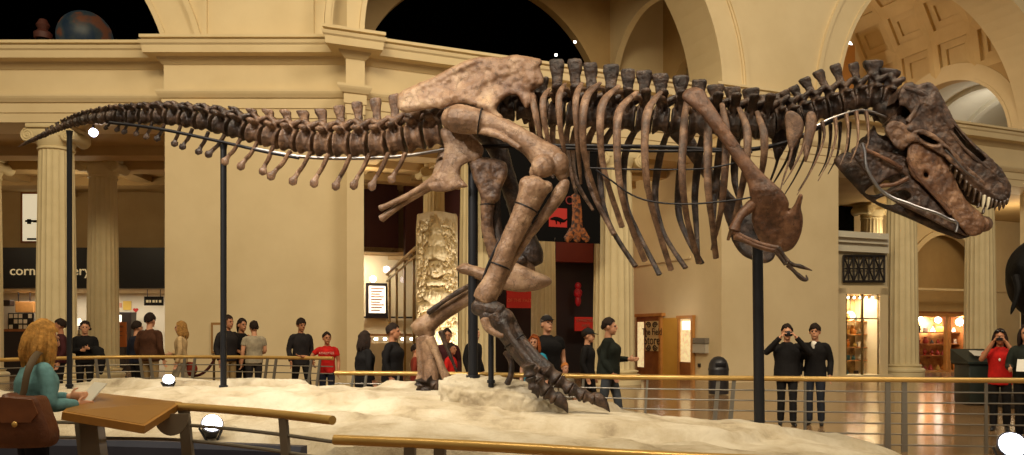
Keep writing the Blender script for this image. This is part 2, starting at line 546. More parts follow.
# aisle ceilings with beams under the galleries
mb = MB(); mb.prism([(-24, 1.6), (BAY_L1 + 4, 1.6), (BAY_L1 + 4, 12), (-24, 12)], L, 7.05, 7.3)
for d in (3.3, 5.3, 8.0):
    mb.prism([(-24, d - .35), (BAY_L1 + 4, d - .35), (BAY_L1 + 4, d + .35), (-24, d + .35)], L, 6.75, 7.06)
for x in (-21, -17.3, -13.0, -9.5, -6):
    mb.prism([(x - .3, 1.6), (x + .3, 1.6), (x + .3, 12), (x - .3, 12)], L, 6.85, 7.06)
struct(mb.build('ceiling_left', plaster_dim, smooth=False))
mb = MB(); mb.prism([(-3.5, 1.6), (U_B + .4, 1.6), (U_B + .4, 9.4), (-3.5, 9.4)], F, 7.05, 7.3)
for d in (3.3, 5.3, 7.4):
    mb.prism([(-3.5, d - .3), (U_B, d - .3), (U_B, d + .3), (-3.5, d + .3)], F, 6.8, 7.06)
for u in (-1, 2, 4.1, 6.2, 8.4, 10.4):
    mb.prism([(u - .2, 1.6), (u + .2, 1.6), (u + .2, 9.4), (u - .2, 9.4)], F, 6.88, 7.06)
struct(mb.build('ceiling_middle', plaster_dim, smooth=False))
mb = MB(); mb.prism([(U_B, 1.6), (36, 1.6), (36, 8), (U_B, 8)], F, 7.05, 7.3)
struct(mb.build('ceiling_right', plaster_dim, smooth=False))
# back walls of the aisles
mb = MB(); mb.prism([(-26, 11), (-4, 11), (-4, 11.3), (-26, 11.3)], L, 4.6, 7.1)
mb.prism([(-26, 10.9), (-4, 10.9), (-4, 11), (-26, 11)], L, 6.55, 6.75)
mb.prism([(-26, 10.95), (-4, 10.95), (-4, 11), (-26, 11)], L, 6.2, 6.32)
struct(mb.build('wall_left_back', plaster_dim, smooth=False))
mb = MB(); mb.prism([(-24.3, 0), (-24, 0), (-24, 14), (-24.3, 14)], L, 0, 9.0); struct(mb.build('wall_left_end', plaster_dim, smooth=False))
mb = MB(); mb.prism([(-3.5, 9), (3.95, 9), (3.95, 9.3), (-3.5, 9.3)], F, 4.55, 7.1)
mb.prism([(3.95, 8.0), (U_B, 8.0), (U_B, 8.3), (3.95, 8.3)], F, 4.35, 7.1)
struct(mb.build('wall_middle_back', maroon, smooth=False))
mb = MB(); mb.prism([(U_B, 1.6), (U_B + .3, 1.6), (U_B + .3, 9.3), (U_B, 9.3)], F, 0, 7.1)
mb.prism([(U_B - .05, 1.6), (U_B, 1.6), (U_B, 9.3), (U_B - .05, 9.3)], F, 3.95, 4.03)
struct(mb.build('wall_middle_side', plaster, smooth=False))
mb = MB(); arch_wall(mb, F, U_C - .5, 40, 0, 7.1, 7.0, 7.3, [(30.0, 2.6, 3.6, 0)])
mb.prism([(U_C - .5, 6.95), (40, 6.95), (40, 7.0), (U_C - .5, 7.0)], F, 3.55, 3.65)
struct(mb.build('wall_right_back', plaster, smooth=False))
mb = MB(); arch_ring(mb, F, 30.0, 3.6, 2.6, 2.85, 6.92, 7.0)
struct(mb.build('trim_4', plaster, smooth=False))
mb = MB(); mb.prism([(27, 8.2), (33, 8.2), (33, 8.4), (27, 8.4)], F, 0, 7)
struct(mb.build('wall_niche', plaster_dim, smooth=False))
mb = MB(); mb.prism([(U_C, 6.4), (U_C + 7.2, 6.4), (U_C + 7.2, 6.6), (U_C, 6.6)], F, 3.5, 7.05)
struct(mb.build('wall_dark_screen', black_void, smooth=False))

# columns -----------------------------------------------------------------
def column(loc, dia, ztop, rz, label):
    t = thing('column', label, None, loc, rz, kind='structure')
    r = dia / 2
    prof = [(r*1.0, .42)]
    n = 14
    H0, H1 = .42, ztop - .62
    prof = []
    for i in range(n + 1):
        k = i / n
        prof.append((r*(1.0 - .15*k**1.6), H0 + (H1-H0)*k))
    def fl(an, z):
        c = (an * 20 / (2*math.pi)) % 1.0
        return 1.0 - .055*math.sin(math.pi*c)**0.7 if .12 < c < .88 else 1.0
    MB().lathe(prof, seg=160, lobes=fl).build('shaft', stone_col, t, world=False, angle=25)
    p2 = [(r*1.32, 0), (r*1.32, .13), (r*1.30, .14), (r*1.36, .18), (r*1.36, .24), (r*1.26, .29), (r*1.12, .31), (r*1.10, .34), (r*1.18, .37), (r*1.18, .40), (r*1.02, .43)]
    MB().lathe(p2, seg=40).build('base', stone_col, t, world=False)
    rt = r*.85
    m = MB()
    m.lathe([(rt, ztop - .66), (rt*1.08, ztop - .64), (rt*1.08, ztop - .60), (rt, ztop - .58), (rt*1.22, ztop - .36), (rt*1.22, ztop - .28), (rt*.9, ztop - .27)], seg=32)
    m.box((-rt*1.28, -rt*1.2, ztop - .12), (rt*1.28, rt*1.2, ztop), bev=.02)
    m.box((-rt*1.25, -rt*1.06, ztop - .34), (rt*1.25, rt*1.06, ztop - .12), bev=.03)
    for sx in (-1, 1):
        rv = rt*.44
        cxv, czv = sx*rt*1.22, ztop - .12 - rv
        mt = Matrix.Rotation(math.pi/2, 4, 'X')
        m.lathe([(rv*.8, -rt*1.05), (rv, -rt*1.0), (rv, -rt*.8), (rv*.72, -rt*.2), (rv*.72, rt*.2), (rv, rt*.8), (rv, rt*1.0), (rv*.8, rt*1.05)], c=(cxv, 0, czv), seg=24, mtx=mt)
        for sy in (-1, 1):
            sp = []
            for k in range(40):
                a = k/39*2.25*2*math.pi
                rr = rv*(.97 - .80*k/39)
                sp.append((Vector((cxv - sx*rr*math.sin(a)*-1, sy*rt*1.06, czv + rr*math.cos(a))), rv*.09))
            m.tube(sp, seg=6, sub=1)
            m.ball((cxv, sy*rt*1.05, czv), (rv*.2, rv*.12, rv*.2), 8, 6)
    m.build('capital', stone_col, t, world=False)
    return t
RZ = math.atan2(UY, UX)
def Lp(px, D): return ((px - CX)/FOC*D, D, 0)
column(Lp(56.5, 21.5), 1.0, 7.05, 0, 'large fluted column in front of the cafe sign, behind the tail')
column(Lp(103, 25.3), .96, 7.05, 0, 'smaller fluted column standing back beside the cafe sign')
column(Lp(-14, 25.3), .96, 7.05, 0, 'fluted column at the left edge of the photo')
def Fp(px, d): return tuple(F(u_at(px, d), d, 0))
column(Fp(477, .95), 1.05, 7.05, RZ, 'fluted column behind the black pole at the hips')
column(Fp(613.5, .95), 1.26, 7.05, RZ, 'broad fluted column right of the hanging banner')
column(Fp(434, 5.3), .80, 7.05, RZ, 'fluted column behind the carved stone slab')
column(Fp(543.5, 5.3), .90, 7.05, RZ, 'fluted column below the banner, behind the man in the cap')
column(Fp(901.5, .95), 1.13, 7.05, RZ, 'large fluted column below the lower jaw, beside the shop window')
column(Fp(980, .95), 1.10, 7.05, RZ, 'fluted column under the tip of the jaws')
column(Fp(871.5, 5.6), 1.0, 7.05, RZ, 'column with scroll capital above the shop window')
# ------------------------------------------------------------------ the mounted tyrannosaur skeleton
def bone(name, dark, mid, light, scale=7.0, rough=0.42):
    """fossil bone: blotches, fine grain, thin dark cracks"""
    m = bpy.data.materials.new(name); m.use_nodes = True
    nt = m.node_tree; b = nt.nodes['Principled BSDF']
    tc = nt.nodes.new('ShaderNodeTexCoord')
    n1 = nt.nodes.new('ShaderNodeTexNoise'); n1.inputs['Scale'].default_value = scale; n1.inputs['Detail'].default_value = 8; n1.inputs['Roughness'].default_value = .68
    r = nt.nodes.new('ShaderNodeValToRGB')
    e = r.color_ramp.elements
    e[0].position = .34; e[0].color = lin(dark); e[1].position = .66; e[1].color = lin(light)
    k = e.new(.5); k.color = lin(mid)
    vo = nt.nodes.new('ShaderNodeTexVoronoi'); vo.feature = 'DISTANCE_TO_EDGE'; vo.inputs['Scale'].default_value = 9
    n3 = nt.nodes.new('ShaderNodeTexNoise'); n3.inputs['Scale'].default_value = 6; n3.inputs['Detail'].default_value = 4
    mx = nt.nodes.new('ShaderNodeMix'); mx.data_type = 'VECTOR'; mx.inputs[0].default_value = .25
    nt.links.new(tc.outputs['Object'], n3.inputs['Vector'])
    nt.links.new(tc.outputs['Object'], mx.inputs[4]); nt.links.new(n3.outputs['Color'], mx.inputs[5])
    nt.links.new(mx.outputs[1], vo.inputs['Vector'])
    cr = nt.nodes.new('ShaderNodeMapRange'); cr.inputs[1].default_value = 0.0; cr.inputs[2].default_value = .03; cr.inputs[3].default_value = .45; cr.inputs[4].default_value = 1.0
    nt.links.new(vo.outputs['Distance'], cr.inputs[0])
    mul = nt.nodes.new('ShaderNodeMix'); mul.data_type = 'RGBA'; mul.blend_type = 'MULTIPLY'; mul.inputs[0].default_value = 1.0
    nt.links.new(tc.outputs['Object'], n1.inputs['Vector']); nt.links.new(n1.outputs['Fac'], r.inputs['Fac'])
    nt.links.new(r.outputs['Color'], mul.inputs[6]); nt.links.new(cr.outputs[0], mul.inputs[7])
    nt.links.new(mul.outputs[2], b.inputs['Base Color'])
    b.inputs['Roughness'].default_value = rough
    b.inputs['Specular IOR Level'].default_value = .45
    n2 = nt.nodes.new('ShaderNodeTexNoise'); n2.inputs['Scale'].default_value = 45; n2.inputs['Detail'].default_value = 8; n2.inputs['Roughness'].default_value = .7
    ad = nt.nodes.new('ShaderNodeMath'); ad.operation = 'MULTIPLY'
    nt.links.new(tc.outputs['Object'], n2.inputs['Vector'])
    nt.links.new(n2.outputs['Fac'], ad.inputs[0]); nt.links.new(cr.outputs[0], ad.inputs[1])
    bp = nt.nodes.new('ShaderNodeBump'); bp.inputs['Strength'].default_value = .7; bp.inputs['Distance'].default_value = .012
    nt.links.new(ad.outputs[0], bp.inputs['Height']); nt.links.new(bp.outputs['Normal'], b.inputs['Normal'])
    MATS[name] = m
    return m
bone_dark = bone('bone_dark', (26, 19, 16), (54, 39, 31), (98, 75, 59))  # bone tones also carry spotlight and shade: hips paler, spine and far side darker
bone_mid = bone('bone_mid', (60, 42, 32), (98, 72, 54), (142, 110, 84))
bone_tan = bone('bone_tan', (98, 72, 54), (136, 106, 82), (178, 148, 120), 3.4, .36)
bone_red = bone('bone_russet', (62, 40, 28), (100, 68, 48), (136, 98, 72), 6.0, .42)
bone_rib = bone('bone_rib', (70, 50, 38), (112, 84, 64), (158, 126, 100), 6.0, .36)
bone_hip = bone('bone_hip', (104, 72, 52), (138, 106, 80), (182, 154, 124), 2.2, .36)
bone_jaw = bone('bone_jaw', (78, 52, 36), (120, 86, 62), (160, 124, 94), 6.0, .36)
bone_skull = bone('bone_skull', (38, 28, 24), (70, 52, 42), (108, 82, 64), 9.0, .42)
tooth_m = mat('tooth_enamel', (56, 42, 32), 0.35, rgb2=(98, 76, 54), scale=12)
tooth_highlit = mat('tooth_highlit', (214, 204, 176), 0.3)  # white highlight on two teeth, put into their colour
steel_dark = mat('dark_steel', (34, 33, 36), 0.45, metal=0.7)
steel_bright = mat('bright_steel', (150, 148, 150), 0.28, metal=1.0)
pole_m = mat('black_pole', (30, 31, 36), 0.42, metal=0.3)

def Dm(px): return 10.94 - (px - 20) * 0.00208          # distance of the skeleton's middle plane
def mirror(mb):
    m = MB()
    for p in mb.v:
        px = CX + p.x / p.y * FOC
        m.v.append(Vector((p.x, 2*Dm(px) - p.y, p.z)))
    m.f = list(mb.f)
    return m
def T(pts, off=0.0):
    """(px, py, radius px[, extra depth]) -> (point, radius)"""
    out = []
    for q in pts:
        D = Dm(q[0]) + off + (q[3] if len(q) > 3 else 0.0)
        out.append((P(q[0], q[1], D), q[2]*D/FOC))
    return out

def smooth_loop(pts, sub=4):
    n = len(pts); out = []
    for i in range(n):
        p0, p1, p2, p3 = [np.array(pts[(i+k) % n], float) for k in (-1, 0, 1, 2)]
        for k in range(sub):
            t = k / sub
            out.append(0.5*((2*p1) + (p2-p0)*t + (2*p0-5*p1+4*p2-p3)*t*t + (3*p1-p0-3*p2+p3)*t**3))
    return np.array(out)

def seg_dist(q, loop):
    a = loop; b = np.roll(loop, -1, 0); ab = b - a
    ap = q[:, None, :] - a[None]
    t = np.clip((ap*ab).sum(2) / np.maximum((ab*ab).sum(1), 1e-9), 0, 1)
    c = a[None] + ab[None]*t[..., None]
    d = np.sqrt(((q[:, None, :] - c)**2).sum(2))
    k = d.argmin(1)
    return d[np.arange(len(q)), k], c[np.arange(len(q)), k]

def inside(q, loop):
    a = loop; b = np.roll(loop, -1, 0)
    y = q[:, 1][:, None]; x = q[:, 0][:, None]
    cond = (a[None, :, 1] > y) != (b[None, :, 1] > y)
    den = np.where(np.abs(b[:, 1]-a[:, 1]) < 1e-9, 1e-9, b[:, 1]-a[:, 1])
    xi = a[None, :, 0] + (y - a[None, :, 1])*(b-a)[None, :, 0]/den[None]
    return (cond & (x < xi)).sum(1) % 2 == 1

def plate(outline, depth, thick, holes=(), edge=6.0, step=1.3, rough=0.0, rscale=6.0, minh=0.10, relief=None):
    """bone plate with rounded rim: front and back skins over an outline in sight-line coordinates"""
    loops = [smooth_loop(outline)] + [smooth_loop(h) for h in holes]
    lo = loops[0].min(0) - step; hi = loops[0].max(0) + step
    xs = np.arange(lo[0], hi[0] + step, step); ys = np.arange(lo[1], hi[1] + step, step)
    gx, gy = np.meshgrid(xs, ys, indexing='ij')
    q = np.stack([gx.ravel(), gy.ravel()], 1)
    ins = inside(q, loops[0])
    for h in loops[1:]: ins &= ~inside(q, h)
    dist = np.full(len(q), 1e9); near = np.zeros_like(q)
    for lp in loops:
        d, c = seg_dist(q, lp)
        k = d < dist
        dist[k] = d[k]; near[k] = c[k]
    nx, ny = len(xs), len(ys)
    idx = np.arange(nx*ny).reshape(nx, ny)
    m = MB(); vid = {}
    def vert(i, side):
        rim = not ins[i]
        key = (i, 0 if rim else side)
        if key in vid: return vid[key]
        x, y = (near[i] if rim else q[i])
        d0 = depth(x, y)
        h = 0.0
        if not rim:
            e = min(1.0, dist[i]/edge)
            h = thick*0.5*(minh + (1-minh)*math.sqrt(max(0, 1-(1-e)**2)))
            if rough: h += rough*noise.noise(Vector((x, y, side*7.0))*(rscale/100.0))*e + rough*.5*noise.noise(Vector((x, y, side*3.0))*(rscale/35.0))*e
            if relief: h += relief(x, y)*e
        m.v.append(P(x, y, d0 - side*h))
        vid[key] = len(m.v) - 1
        return vid[key]
    for i in range(nx-1):
        for j in range(ny-1):
            c = [idx[i, j], idx[i+1, j], idx[i+1, j+1], idx[i, j+1]]
            if not any(ins[k] for k in c): continue
            for s in (1, -1):
                f = [vert(k, s) for k in c]
                f = [f[k] for k in range(4) if f[k] != f[k-1]]
                if len(set(f)) >= 3:
                    m.f.append(tuple(f if s == 1 else f[::-1]))
    return m

REX = thing('tyrannosaurus_skeleton', 'mounted brown tyrannosaur skeleton striding across the rock', 'dinosaur skeleton', (P(520, 400, 9.9).x, 9.9, 0.6))

def vertebra(c, tip, fwd, L_, R_, wsp, tp=0.0, tpup=0.1, zyg=True, chunky=1.0, sq=1.0):
    """one vertebra: spool body, arch, neural spine, side processes; all lengths in metres"""
    m = MB()
    f = fwd.normalized()
    up = (tip - c); up = (up - f*up.dot(f)).normalized()
    lat = f.cross(up)
    e = rnd.uniform(.95, 1.06)
    m.tube([(c - f*L_*.44, R_*1.0*e), (c - f*L_*.36, R_*1.04), (c - f*L_*.1, R_*.76), (c + f*L_*.1, R_*.76), (c + f*L_*.36, R_*1.03), (c + f*L_*.44, R_*.98)], seg=14, sub=1, capk=.02)
    a0 = c + up*R_*.75
    h = (tip - a0)
    m.tube([(a0 - up*.2*R_, L_*.38), (a0 + up*R_*.45, L_*.34), (a0 + up*R_*.8, L_*.30)], seg=10, sub=2, up=f, flat=.9)
    k = rnd.uniform(-.06, .06)
    w0, w1 = wsp*.46, wsp*.5*chunky*rnd.uniform(.94, 1.08)
    th = wsp*.20*chunky
    vs = []
    for (t, w, q) in ((0, w0, 1.0), (.35, w0*.88, .85), (.62, w0*.9, .95), (.82, w1*1.02, 1.35), (.94, w1*1.08, 1.5), (1.0, w1*.96, 1.3)):
        p = a0 + h*t + f*k*wsp*t
        for (sx, sy) in ((-1, -.6), (-.6, -1), (.6, -1), (1, -.6), (1, .6), (.6, 1), (-.6, 1), (-1, .6)):
            vs.append(p + f*(sx*w) + lat*(sy*th*q) + up*(.04*wsp*math.copysign(1, sx)*t))
    fs = [tuple(range(7, -1, -1)), tuple(range(40, 48))]
    for i in range(5):
        for q in range(8): fs.append((i*8 + q, i*8 + (q+1) % 8, i*8 + 8 + (q+1) % 8, i*8 + 8 + q))
    m.add(vs, fs)
    if zyg:
        for s in (-1, 1):
            z = a0 + up*R_*.50
            m.tube([(z + lat*s*R_*.30, R_*.34), (z + f*L_*.40 + up*R_*.30 + lat*s*R_*.45, R_*.27), (z + f*L_*.66 + up*R_*.52 + lat*s*R_*.42, R_*.2)], seg=8, sub=2)
            m.tube([(z + lat*s*R_*.3 + up*R_*.2, R_*.28), (z - f*L_*.34 + up*R_*.55 + lat*s*R_*.36, R_*.24)], seg=8, sub=1)
    if tp > 0:
        for s in (-1, 1):
            b = a0 + up*R_*.15
            m.tube([(b + lat*s*R_*.3, L_*.34), (b + lat*s*tp*.55 + up*tpup*.5, L_*.27), (b + lat*s*tp*.92 + up*tpup, L_*.30), (b + lat*s*tp + up*tpup, L_*.24)], seg=9, sub=2, up=f, flat=.55)
            m.tube([(c + lat*s*R_*.6 + up*R_*.2, L_*.14), (b + lat*s*tp*.5 + up*tpup*.45, L_*.11)], seg=7, sub=1, up=f, flat=.5)
    return m

def lerp_path(pts, x):
    """y on a polyline sorted by px"""
    for (a, b) in zip(pts, pts[1:]):
        if a[0] <= x <= b[0]:
            t = (x - a[0])/(b[0] - a[0])
            return a[1] + (b[1]-a[1])*t
    return pts[0][1] if x < pts[0][0] else pts[-1][1]

def PX(n): return n * 10.0 / FOC                          # pixels to metres near the skeleton
# neck
neck = [((886,101),(890,70),13,8.5), ((873,98),(873,61),13,8), ((860,99),(853,63),13,7.5), ((847,102),(834,65),13,7.5), ((833,106),(817,71),13,7.5),
        ((819,110),(804,78),13,7.5), ((806,114),(793,86),13,7.5), ((794,118),(783,91),13,7.5), ((781,120),(775,94),13,8)]
for i, (c, tp_, l, r) in enumerate(neck):
    a = neck[max(i-1, 0)][0]; b = neck[min(i+1, len(neck)-1)][0]
    f = P(a[0], a[1], Dm(a[0])) - P(b[0], b[1], Dm(b[0]))
    C_ = P(c[0], c[1], Dm(c[0])); T_ = P(tp_[0], tp_[1], Dm(tp_[0]))
    m = vertebra(C_, T_, f, PX(l)*.98, PX(r)*1.42, PX(8.5 if i > 1 else 13), tp=PX(19), tpup=-.05, chunky=1.1 if i > 1 else 1.35)
    m.build('neck_vertebra', bone_dark, REX, voxel=.012, bony=.010)
# back
dors = [((766,121),(767,95)), ((750,121),(751,89)), ((732,120),(732,87)), ((714,119),(716,85)), ((697,118),(699,80)), ((679,117),(681,76)), ((661,116),(660.5,74)),
        ((644,115),(644,71)), ((627,114),(628,69.5)), ((610,113),(610.6,65)), ((592,112),(590,63)), ((575,111),(575.5,59.5)), ((557,110),(557,60))]
for i, (c, tp_) in enumerate(dors):
    a = dors[max(i-1, 0)][0]; b = dors[min(i+1, 12)][0]
    f = P(a[0], a[1], Dm(a[0])) - P(b[0], b[1], Dm(b[0]))
    m = vertebra(P(c[0], c[1]+5, Dm(c[0])), P(tp_[0], tp_[1], Dm(tp_[0])), f, PX(17), PX(12.5), PX(12.5), tp=PX(25), tpup=PX(10), chunky=1.1)
    m.build('back_vertebra', bone_dark, REX, voxel=.013, bony=.012)
for c in ((541,110), (524,111), (507,112), (490,113), (473,114), (456,119)):
    m = vertebra(P(c[0], c[1], Dm(c[0])), P(c[0], c[1]-32, Dm(c[0])), Vector((1, 0, 0)), PX(17), PX(9), PX(15), tp=PX(14), tpup=PX(4))
    m.build('hip_vertebra', bone_dark, REX, voxel=.014, bony=.012)
# tail
tc_ = [(18,147),(30,141),(43,135),(66,125),(85,119.5),(112,116.5),(143,115.5),(171,115.5),(207,120),(247,130),(279,137),(324,142.5),(381,142),(440,130)]
tt_ = [(18,145),(30,138),(43,130),(57,122.5),(78,114),(92,110),(112,107),(133,104),(156,101.5),(171,101),(187,103),(204,103.5),(220,106),(236,107),(254,109),(273,109.5),(289,110),(307,111),(320,109),(334,107),(346,104),(367,100),(386,96),(410,92)]
tR = [(18,1.0),(43,2.9),(66,4.4),(85,5.6),(112,7.4),(171,9.4),(247,11.6),(324,14),(381,15.5),(440,16)]
px = 434.0; k = 0
tailc = []
while px > 22:
    st = lerp_path([(18,3.2),(43,4.2),(66,6.2),(85,7.6),(112,9.6),(150,13),(220,16),(300,17.5),(440,18.5)], px)
    tailc.append((px, st)); px -= st
for i, (px, st) in enumerate(tailc):
    cy = lerp_path(tc_, px); D = Dm(px)
    C_ = P(px, cy + lerp_path([(18,0),(100,.6),(200,2),(440,2.5)], px), D)
    q = px + 6
    f = P(q, lerp_path(tc_, min(q, 440)), Dm(q)) - P(px - 6, lerp_path(tc_, max(px - 6, 18)), Dm(px - 6))
    R_ = lerp_path(tR, px)*D/FOC
    lean = lerp_path([(18,1),(100,3),(200,6),(300,5),(440,2)], px)
    T_ = P(px - lean, lerp_path(tt_, px - lean), D)
    w = st*D/FOC
    big = px > 60
    mm = bone_dark if px < 250 else bone_mid  # outer tail darker, its shade put into the bone colour
    if px > 48:
        m = vertebra(C_, T_, f, w*.98, R_*.86, w*(.56 if px > 150 else .72), tp=(PX(18) if px > 250 else R_*1.9 if px > 120 else 0), tpup=.02, zyg=big, chunky=1.15)
    else:
        m = MB(); fn = f.normalized()
        m.tube([(C_ - fn*w*.5, R_*.95), (C_, R_*1.05), (C_ + fn*w*.5, R_*1.15)], seg=10, sub=2, jag=.1, flat=.8)
    m.build('tail_vertebra', mm, REX, voxel=(.012 if px > 150 else .009), bony=.009 if px > 150 else .005)
mb = MB(); mb.tube(T([(34,139.5,2.2),(27,142.5,1.7),(18,147,.5)]), seg=8, sub=3); mb.build('tail_tip', bone_dark, REX)
chev = [((110,122),(106,128)),((120,122),(117,130)),((128,122),(124,132)),((139,124),(136,134)),((151,126),(146,137)),((163,128),(157,139)),((179,130),(174,144)),((191,133),(182,147)),((207,136),(198,152)),((223,139),(208,155)),
        ((239,143),(224,162)),((256,146),(240,167)),((272,150),(262,172)),((289,155),(270,177)),((309,156),(292,182)),((327,158),(313,184)),((349,159),(335,187)),((368,158),(353,186)),((387,157),(371,187)),((404,157),(391,180))]
for i, (a, b) in enumerate(chev):
    D = Dm(a[0])
    s = lerp_path([(110,.55),(180,.8),(280,1.0),(410,1.0)], a[0])
    m = MB()
    for sd in (-1, 1):
        m.tube([(P(a[0]+1.5, a[1]-4, D + sd*.07*s), PX(2.4)*s), (P((a[0]*2+b[0])/3, (a[1]*2+b[1])/3+1, D + sd*.035*s), PX(2.3)*s), (P((a[0]+b[0]*1.5)/2.5, (a[1]+b[1]*1.5)/2.5, D), PX(2.3)*s)], seg=8, sub=2, jag=.15)
    mid = ((a[0]+b[0]*1.5)/2.5, (a[1]+b[1]*1.5)/2.5)
    m.tube([(P(*mid, D), PX(2.4)*s), (P((mid[0]+b[0])/2, (mid[1]+b[1])/2, D), PX(2.8)*s), (P(b[0]+1, b[1]-1, D), PX(5.0)*s), (P(b[0]-1.8, b[1]+.8, D), PX(3.6)*s)], seg=9, sub=2, flat=.55, jag=.15, up=(P(mid[0], mid[1], D)-P(b[0], b[1], D)).cross(Vector((0,1,0))))
    m.build('chevron_bone', bone_dark if a[0] < 225 else bone_rib, REX, bony=.004)

# ribs: the near one is laid out, the far one is its mirror image
ribs = [
 [(532,91),(534,106),(539,130),(546,154)],
 [(549,89),(543,101),(546,130),(556,168)],
 [(565,84),(559,97),(561,132),(569,176)],
 [(582,83),(576,98),(577,135),(581,184)],
 [(600,83),(587,96),(583,122),(585,158),(599,201)],
 [(619,86),(604,101),(600,126),(604,170),(622,227)],
 [(637,92),(621,108),(617,130),(619,178),(628,218),(645,261)],
 [(661,92),(649,108),(645,132),(646,175),(653,212),(671,270)],
 [(686,102),(684,128),(682,172),(687,218),(699,263)],
 [(706,110),(708,135),(708,186),(712,222),(716,258)],
 [(722,104),(726,130),(725,170),(721,210),(712,250)],
 [(739,108),(747,130),(746,165),(738,205),(728,240)],
 [(757,112),(764,135),(763,165),(756,196)],
]
bulge = [.30,.42,.5,.56,.60,.62,.64,.64,.62,.58,.52,.46,.40]
for i, tr in enumerate(ribs):
    n = len(tr); m = MB(); pts = []
    for k, (x, y) in enumerate(tr):
        t = k/(n-1)
        off = -(.20 + bulge[i]*math.sin(math.pi*min(1, .12 + t*.80)))
        r = lerp_path([(0, 2.4), (.15, 4.4), (.4, 4.1), (.7, 3.1), (.92, 2.6), (1.0, 3.0 if 5 <= i <= 9 else 1.6)], t)
        pts.append((x, y, r if i > 3 else r*.82, off))
    q = T(pts)
    head = P(tr[0][0] + 5, tr[0][1] + 12, Dm(tr[0][0]) - .1)
    m.tube(q, seg=10, sub=6, flat=.62, up=(1, 0, 0), jag=.06)
    m.tube([(head, PX(2.2)), (q[0][0]*.5 + head*.5, PX(2.2)), (q[1][0]*.4 + q[0][0]*.6, PX(3.0))], seg=8, sub=3, jag=.1)
    m.build('rib', bone_rib if i < 8 else bone_mid, REX, bony=.004)
    mirror(m).build('rib', bone_dark if i > 5 else bone_mid, REX, bony=.004)  # far ribs in darker bone, shade put into the colour
# repair collars of steel on some ribs
# neck ribs: flat leaves and long thin rods below the neck
leaf = [[(785,115),(793,111),(802,118),(804,129),(799,140),(791,152),(787,140)], [(807,113),(814,112),(817,122),(813,140),(806,162),(803,148),(805,128)]]
for lf in leaf:
    m = plate(lf, lambda x, y: Dm(x) - .24, .05, edge=4, rough=.006)
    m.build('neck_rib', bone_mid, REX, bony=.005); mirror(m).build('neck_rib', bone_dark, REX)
for tr in ([(806,134),(802,150),(792,170),(783,185)], [(822,122),(824,138),(814,165),(797,195)], [(835,118),(836,135),(830,158),(818,181)], [(846,114),(848,130),(846,150),(840,165)],
           [(856,112),(858,128),(857,146),(850,163)], [(866,112),(868,126),(868,142),(862,158)], [(793,140),(790,158),(783,180),(779,196)]):
    m = MB(); n = len(tr)
    m.tube(T([(x, y, [3.2, 2.2, 1.5, .7][k], -.22 - .03*k) for k, (x, y) in enumerate(tr)]), seg=8, sub=5, flat=.6)
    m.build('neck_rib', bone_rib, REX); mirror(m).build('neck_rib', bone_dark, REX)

# hips
ilium = [(399,93),(408,88),(421,82),(434,76.5),(446,70),(456,65),(468,60),(480,56.5),(490,57),(502,57.5),(510,55.5),(518,55),(528,57),(538,58.5),(542,62),(540,68),(543,76),(543,84),(538,88),(532,92),(534,99),(530,106),(525,108),(522,102),(516,95),(507,97),(500,103),(497,110),(503,117),(496,122),(486,116),(478,108),(466,104),(456,104),(448,107),(440,109),(433,108),(424,110),(414,112),(404,112),(398,108),(397,100)]
def il_rel(x, y):
    a = .05*math.exp(-(((x-470)/26)**2 + ((y-80)/13)**2))            # the hollow of the blade
    b = .06*math.exp(-(((x-484)/22)**2 + ((y-106)/7)**2))
    c = .05*math.exp(-(((x-530)/7)**2 + ((y-72)/16)**2))
    e = .03*math.exp(-(((y - (112 - .42*(x-410)))/4)**2)) if 440 < x < 520 else 0
    return b + c + e*.5 - a
m = plate(ilium, lambda x, y: Dm(x) - .30 - .0016*max(0, y-70), .12, edge=7, rough=.03, rscale=7, relief=il_rel)
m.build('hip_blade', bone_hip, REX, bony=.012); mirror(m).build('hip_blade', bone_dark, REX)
isch = [(440,130),(452,128),(466,130),(476,138),(484,150),(478,161),(467,163),(461,168),(460,176),(465,182),(468,187),(458,189),(444,192),(432,191),(427,185),(433,177),(441,164),(444,148)]
m = plate(isch, lambda x, y: Dm(x) - .16, .10, edge=7, rough=.012, rscale=8)
m.tube(T([(438,178,7,-.14),(425,186,4.2,-.11),(405,197,3.2,-.08),(388,205,3.0,-.06),(380,208.5,3.6,-.05)]), seg=10, sub=4, jag=.08)
m.build('ischium', bone_tan, REX, voxel=.012, smooth_iter=4, bony=.006)
m = MB(); m.tube(T([(448,150,9,.2),(440,176,8,.12),(430,186,5,.06),(408,200,3.2,.02),(392,211,3.2,.0),(381,219,4.0,.0)]), seg=10, sub=4, jag=.08)
m.build('ischium', bone_tan, REX)
pub = [(468,150),(478,156),(492,158),(506,163),(507,176),(502,188),(499,200),(490,204),(482,200),(477,188),(471,172)]
m = plate(pub, lambda x, y: Dm(x) - .12, .16, edge=7, rough=.03, rscale=12)
m.tube(T([(489,190,8,-.10),(487,215,6.5,-.08),(489,238,6.2,-.06),(496,256,7,-.04),(504,270,8,-.03)]), seg=12, sub=4, jag=.08)
mm2 = MB(); mm2.tube(T([(492,186,8,.16),(495,215,6,.10),(498,240,6,.06),(505,262,7,.03)]), seg=12, sub=4, jag=.08)
boot = [(456,268),(464,263),(474,265),(484,268),(492,264),(500,256),(508,258),(519,264),(535,271),(548,276.5),(552,281),(549,285.5),(538,290),(524,292),(510,291),(498,288),(485,283),(470,276),(460,273)]
m.build('pubis', bone_mid, REX, voxel=.012, smooth_iter=3, bony=.010); mm2.build('pubis', bone_dark, REX)
plate(boot, lambda x, y: Dm(x) - .02, .20, edge=8, rough=.01, rscale=8).build('pubis_boot', bone_tan, REX)

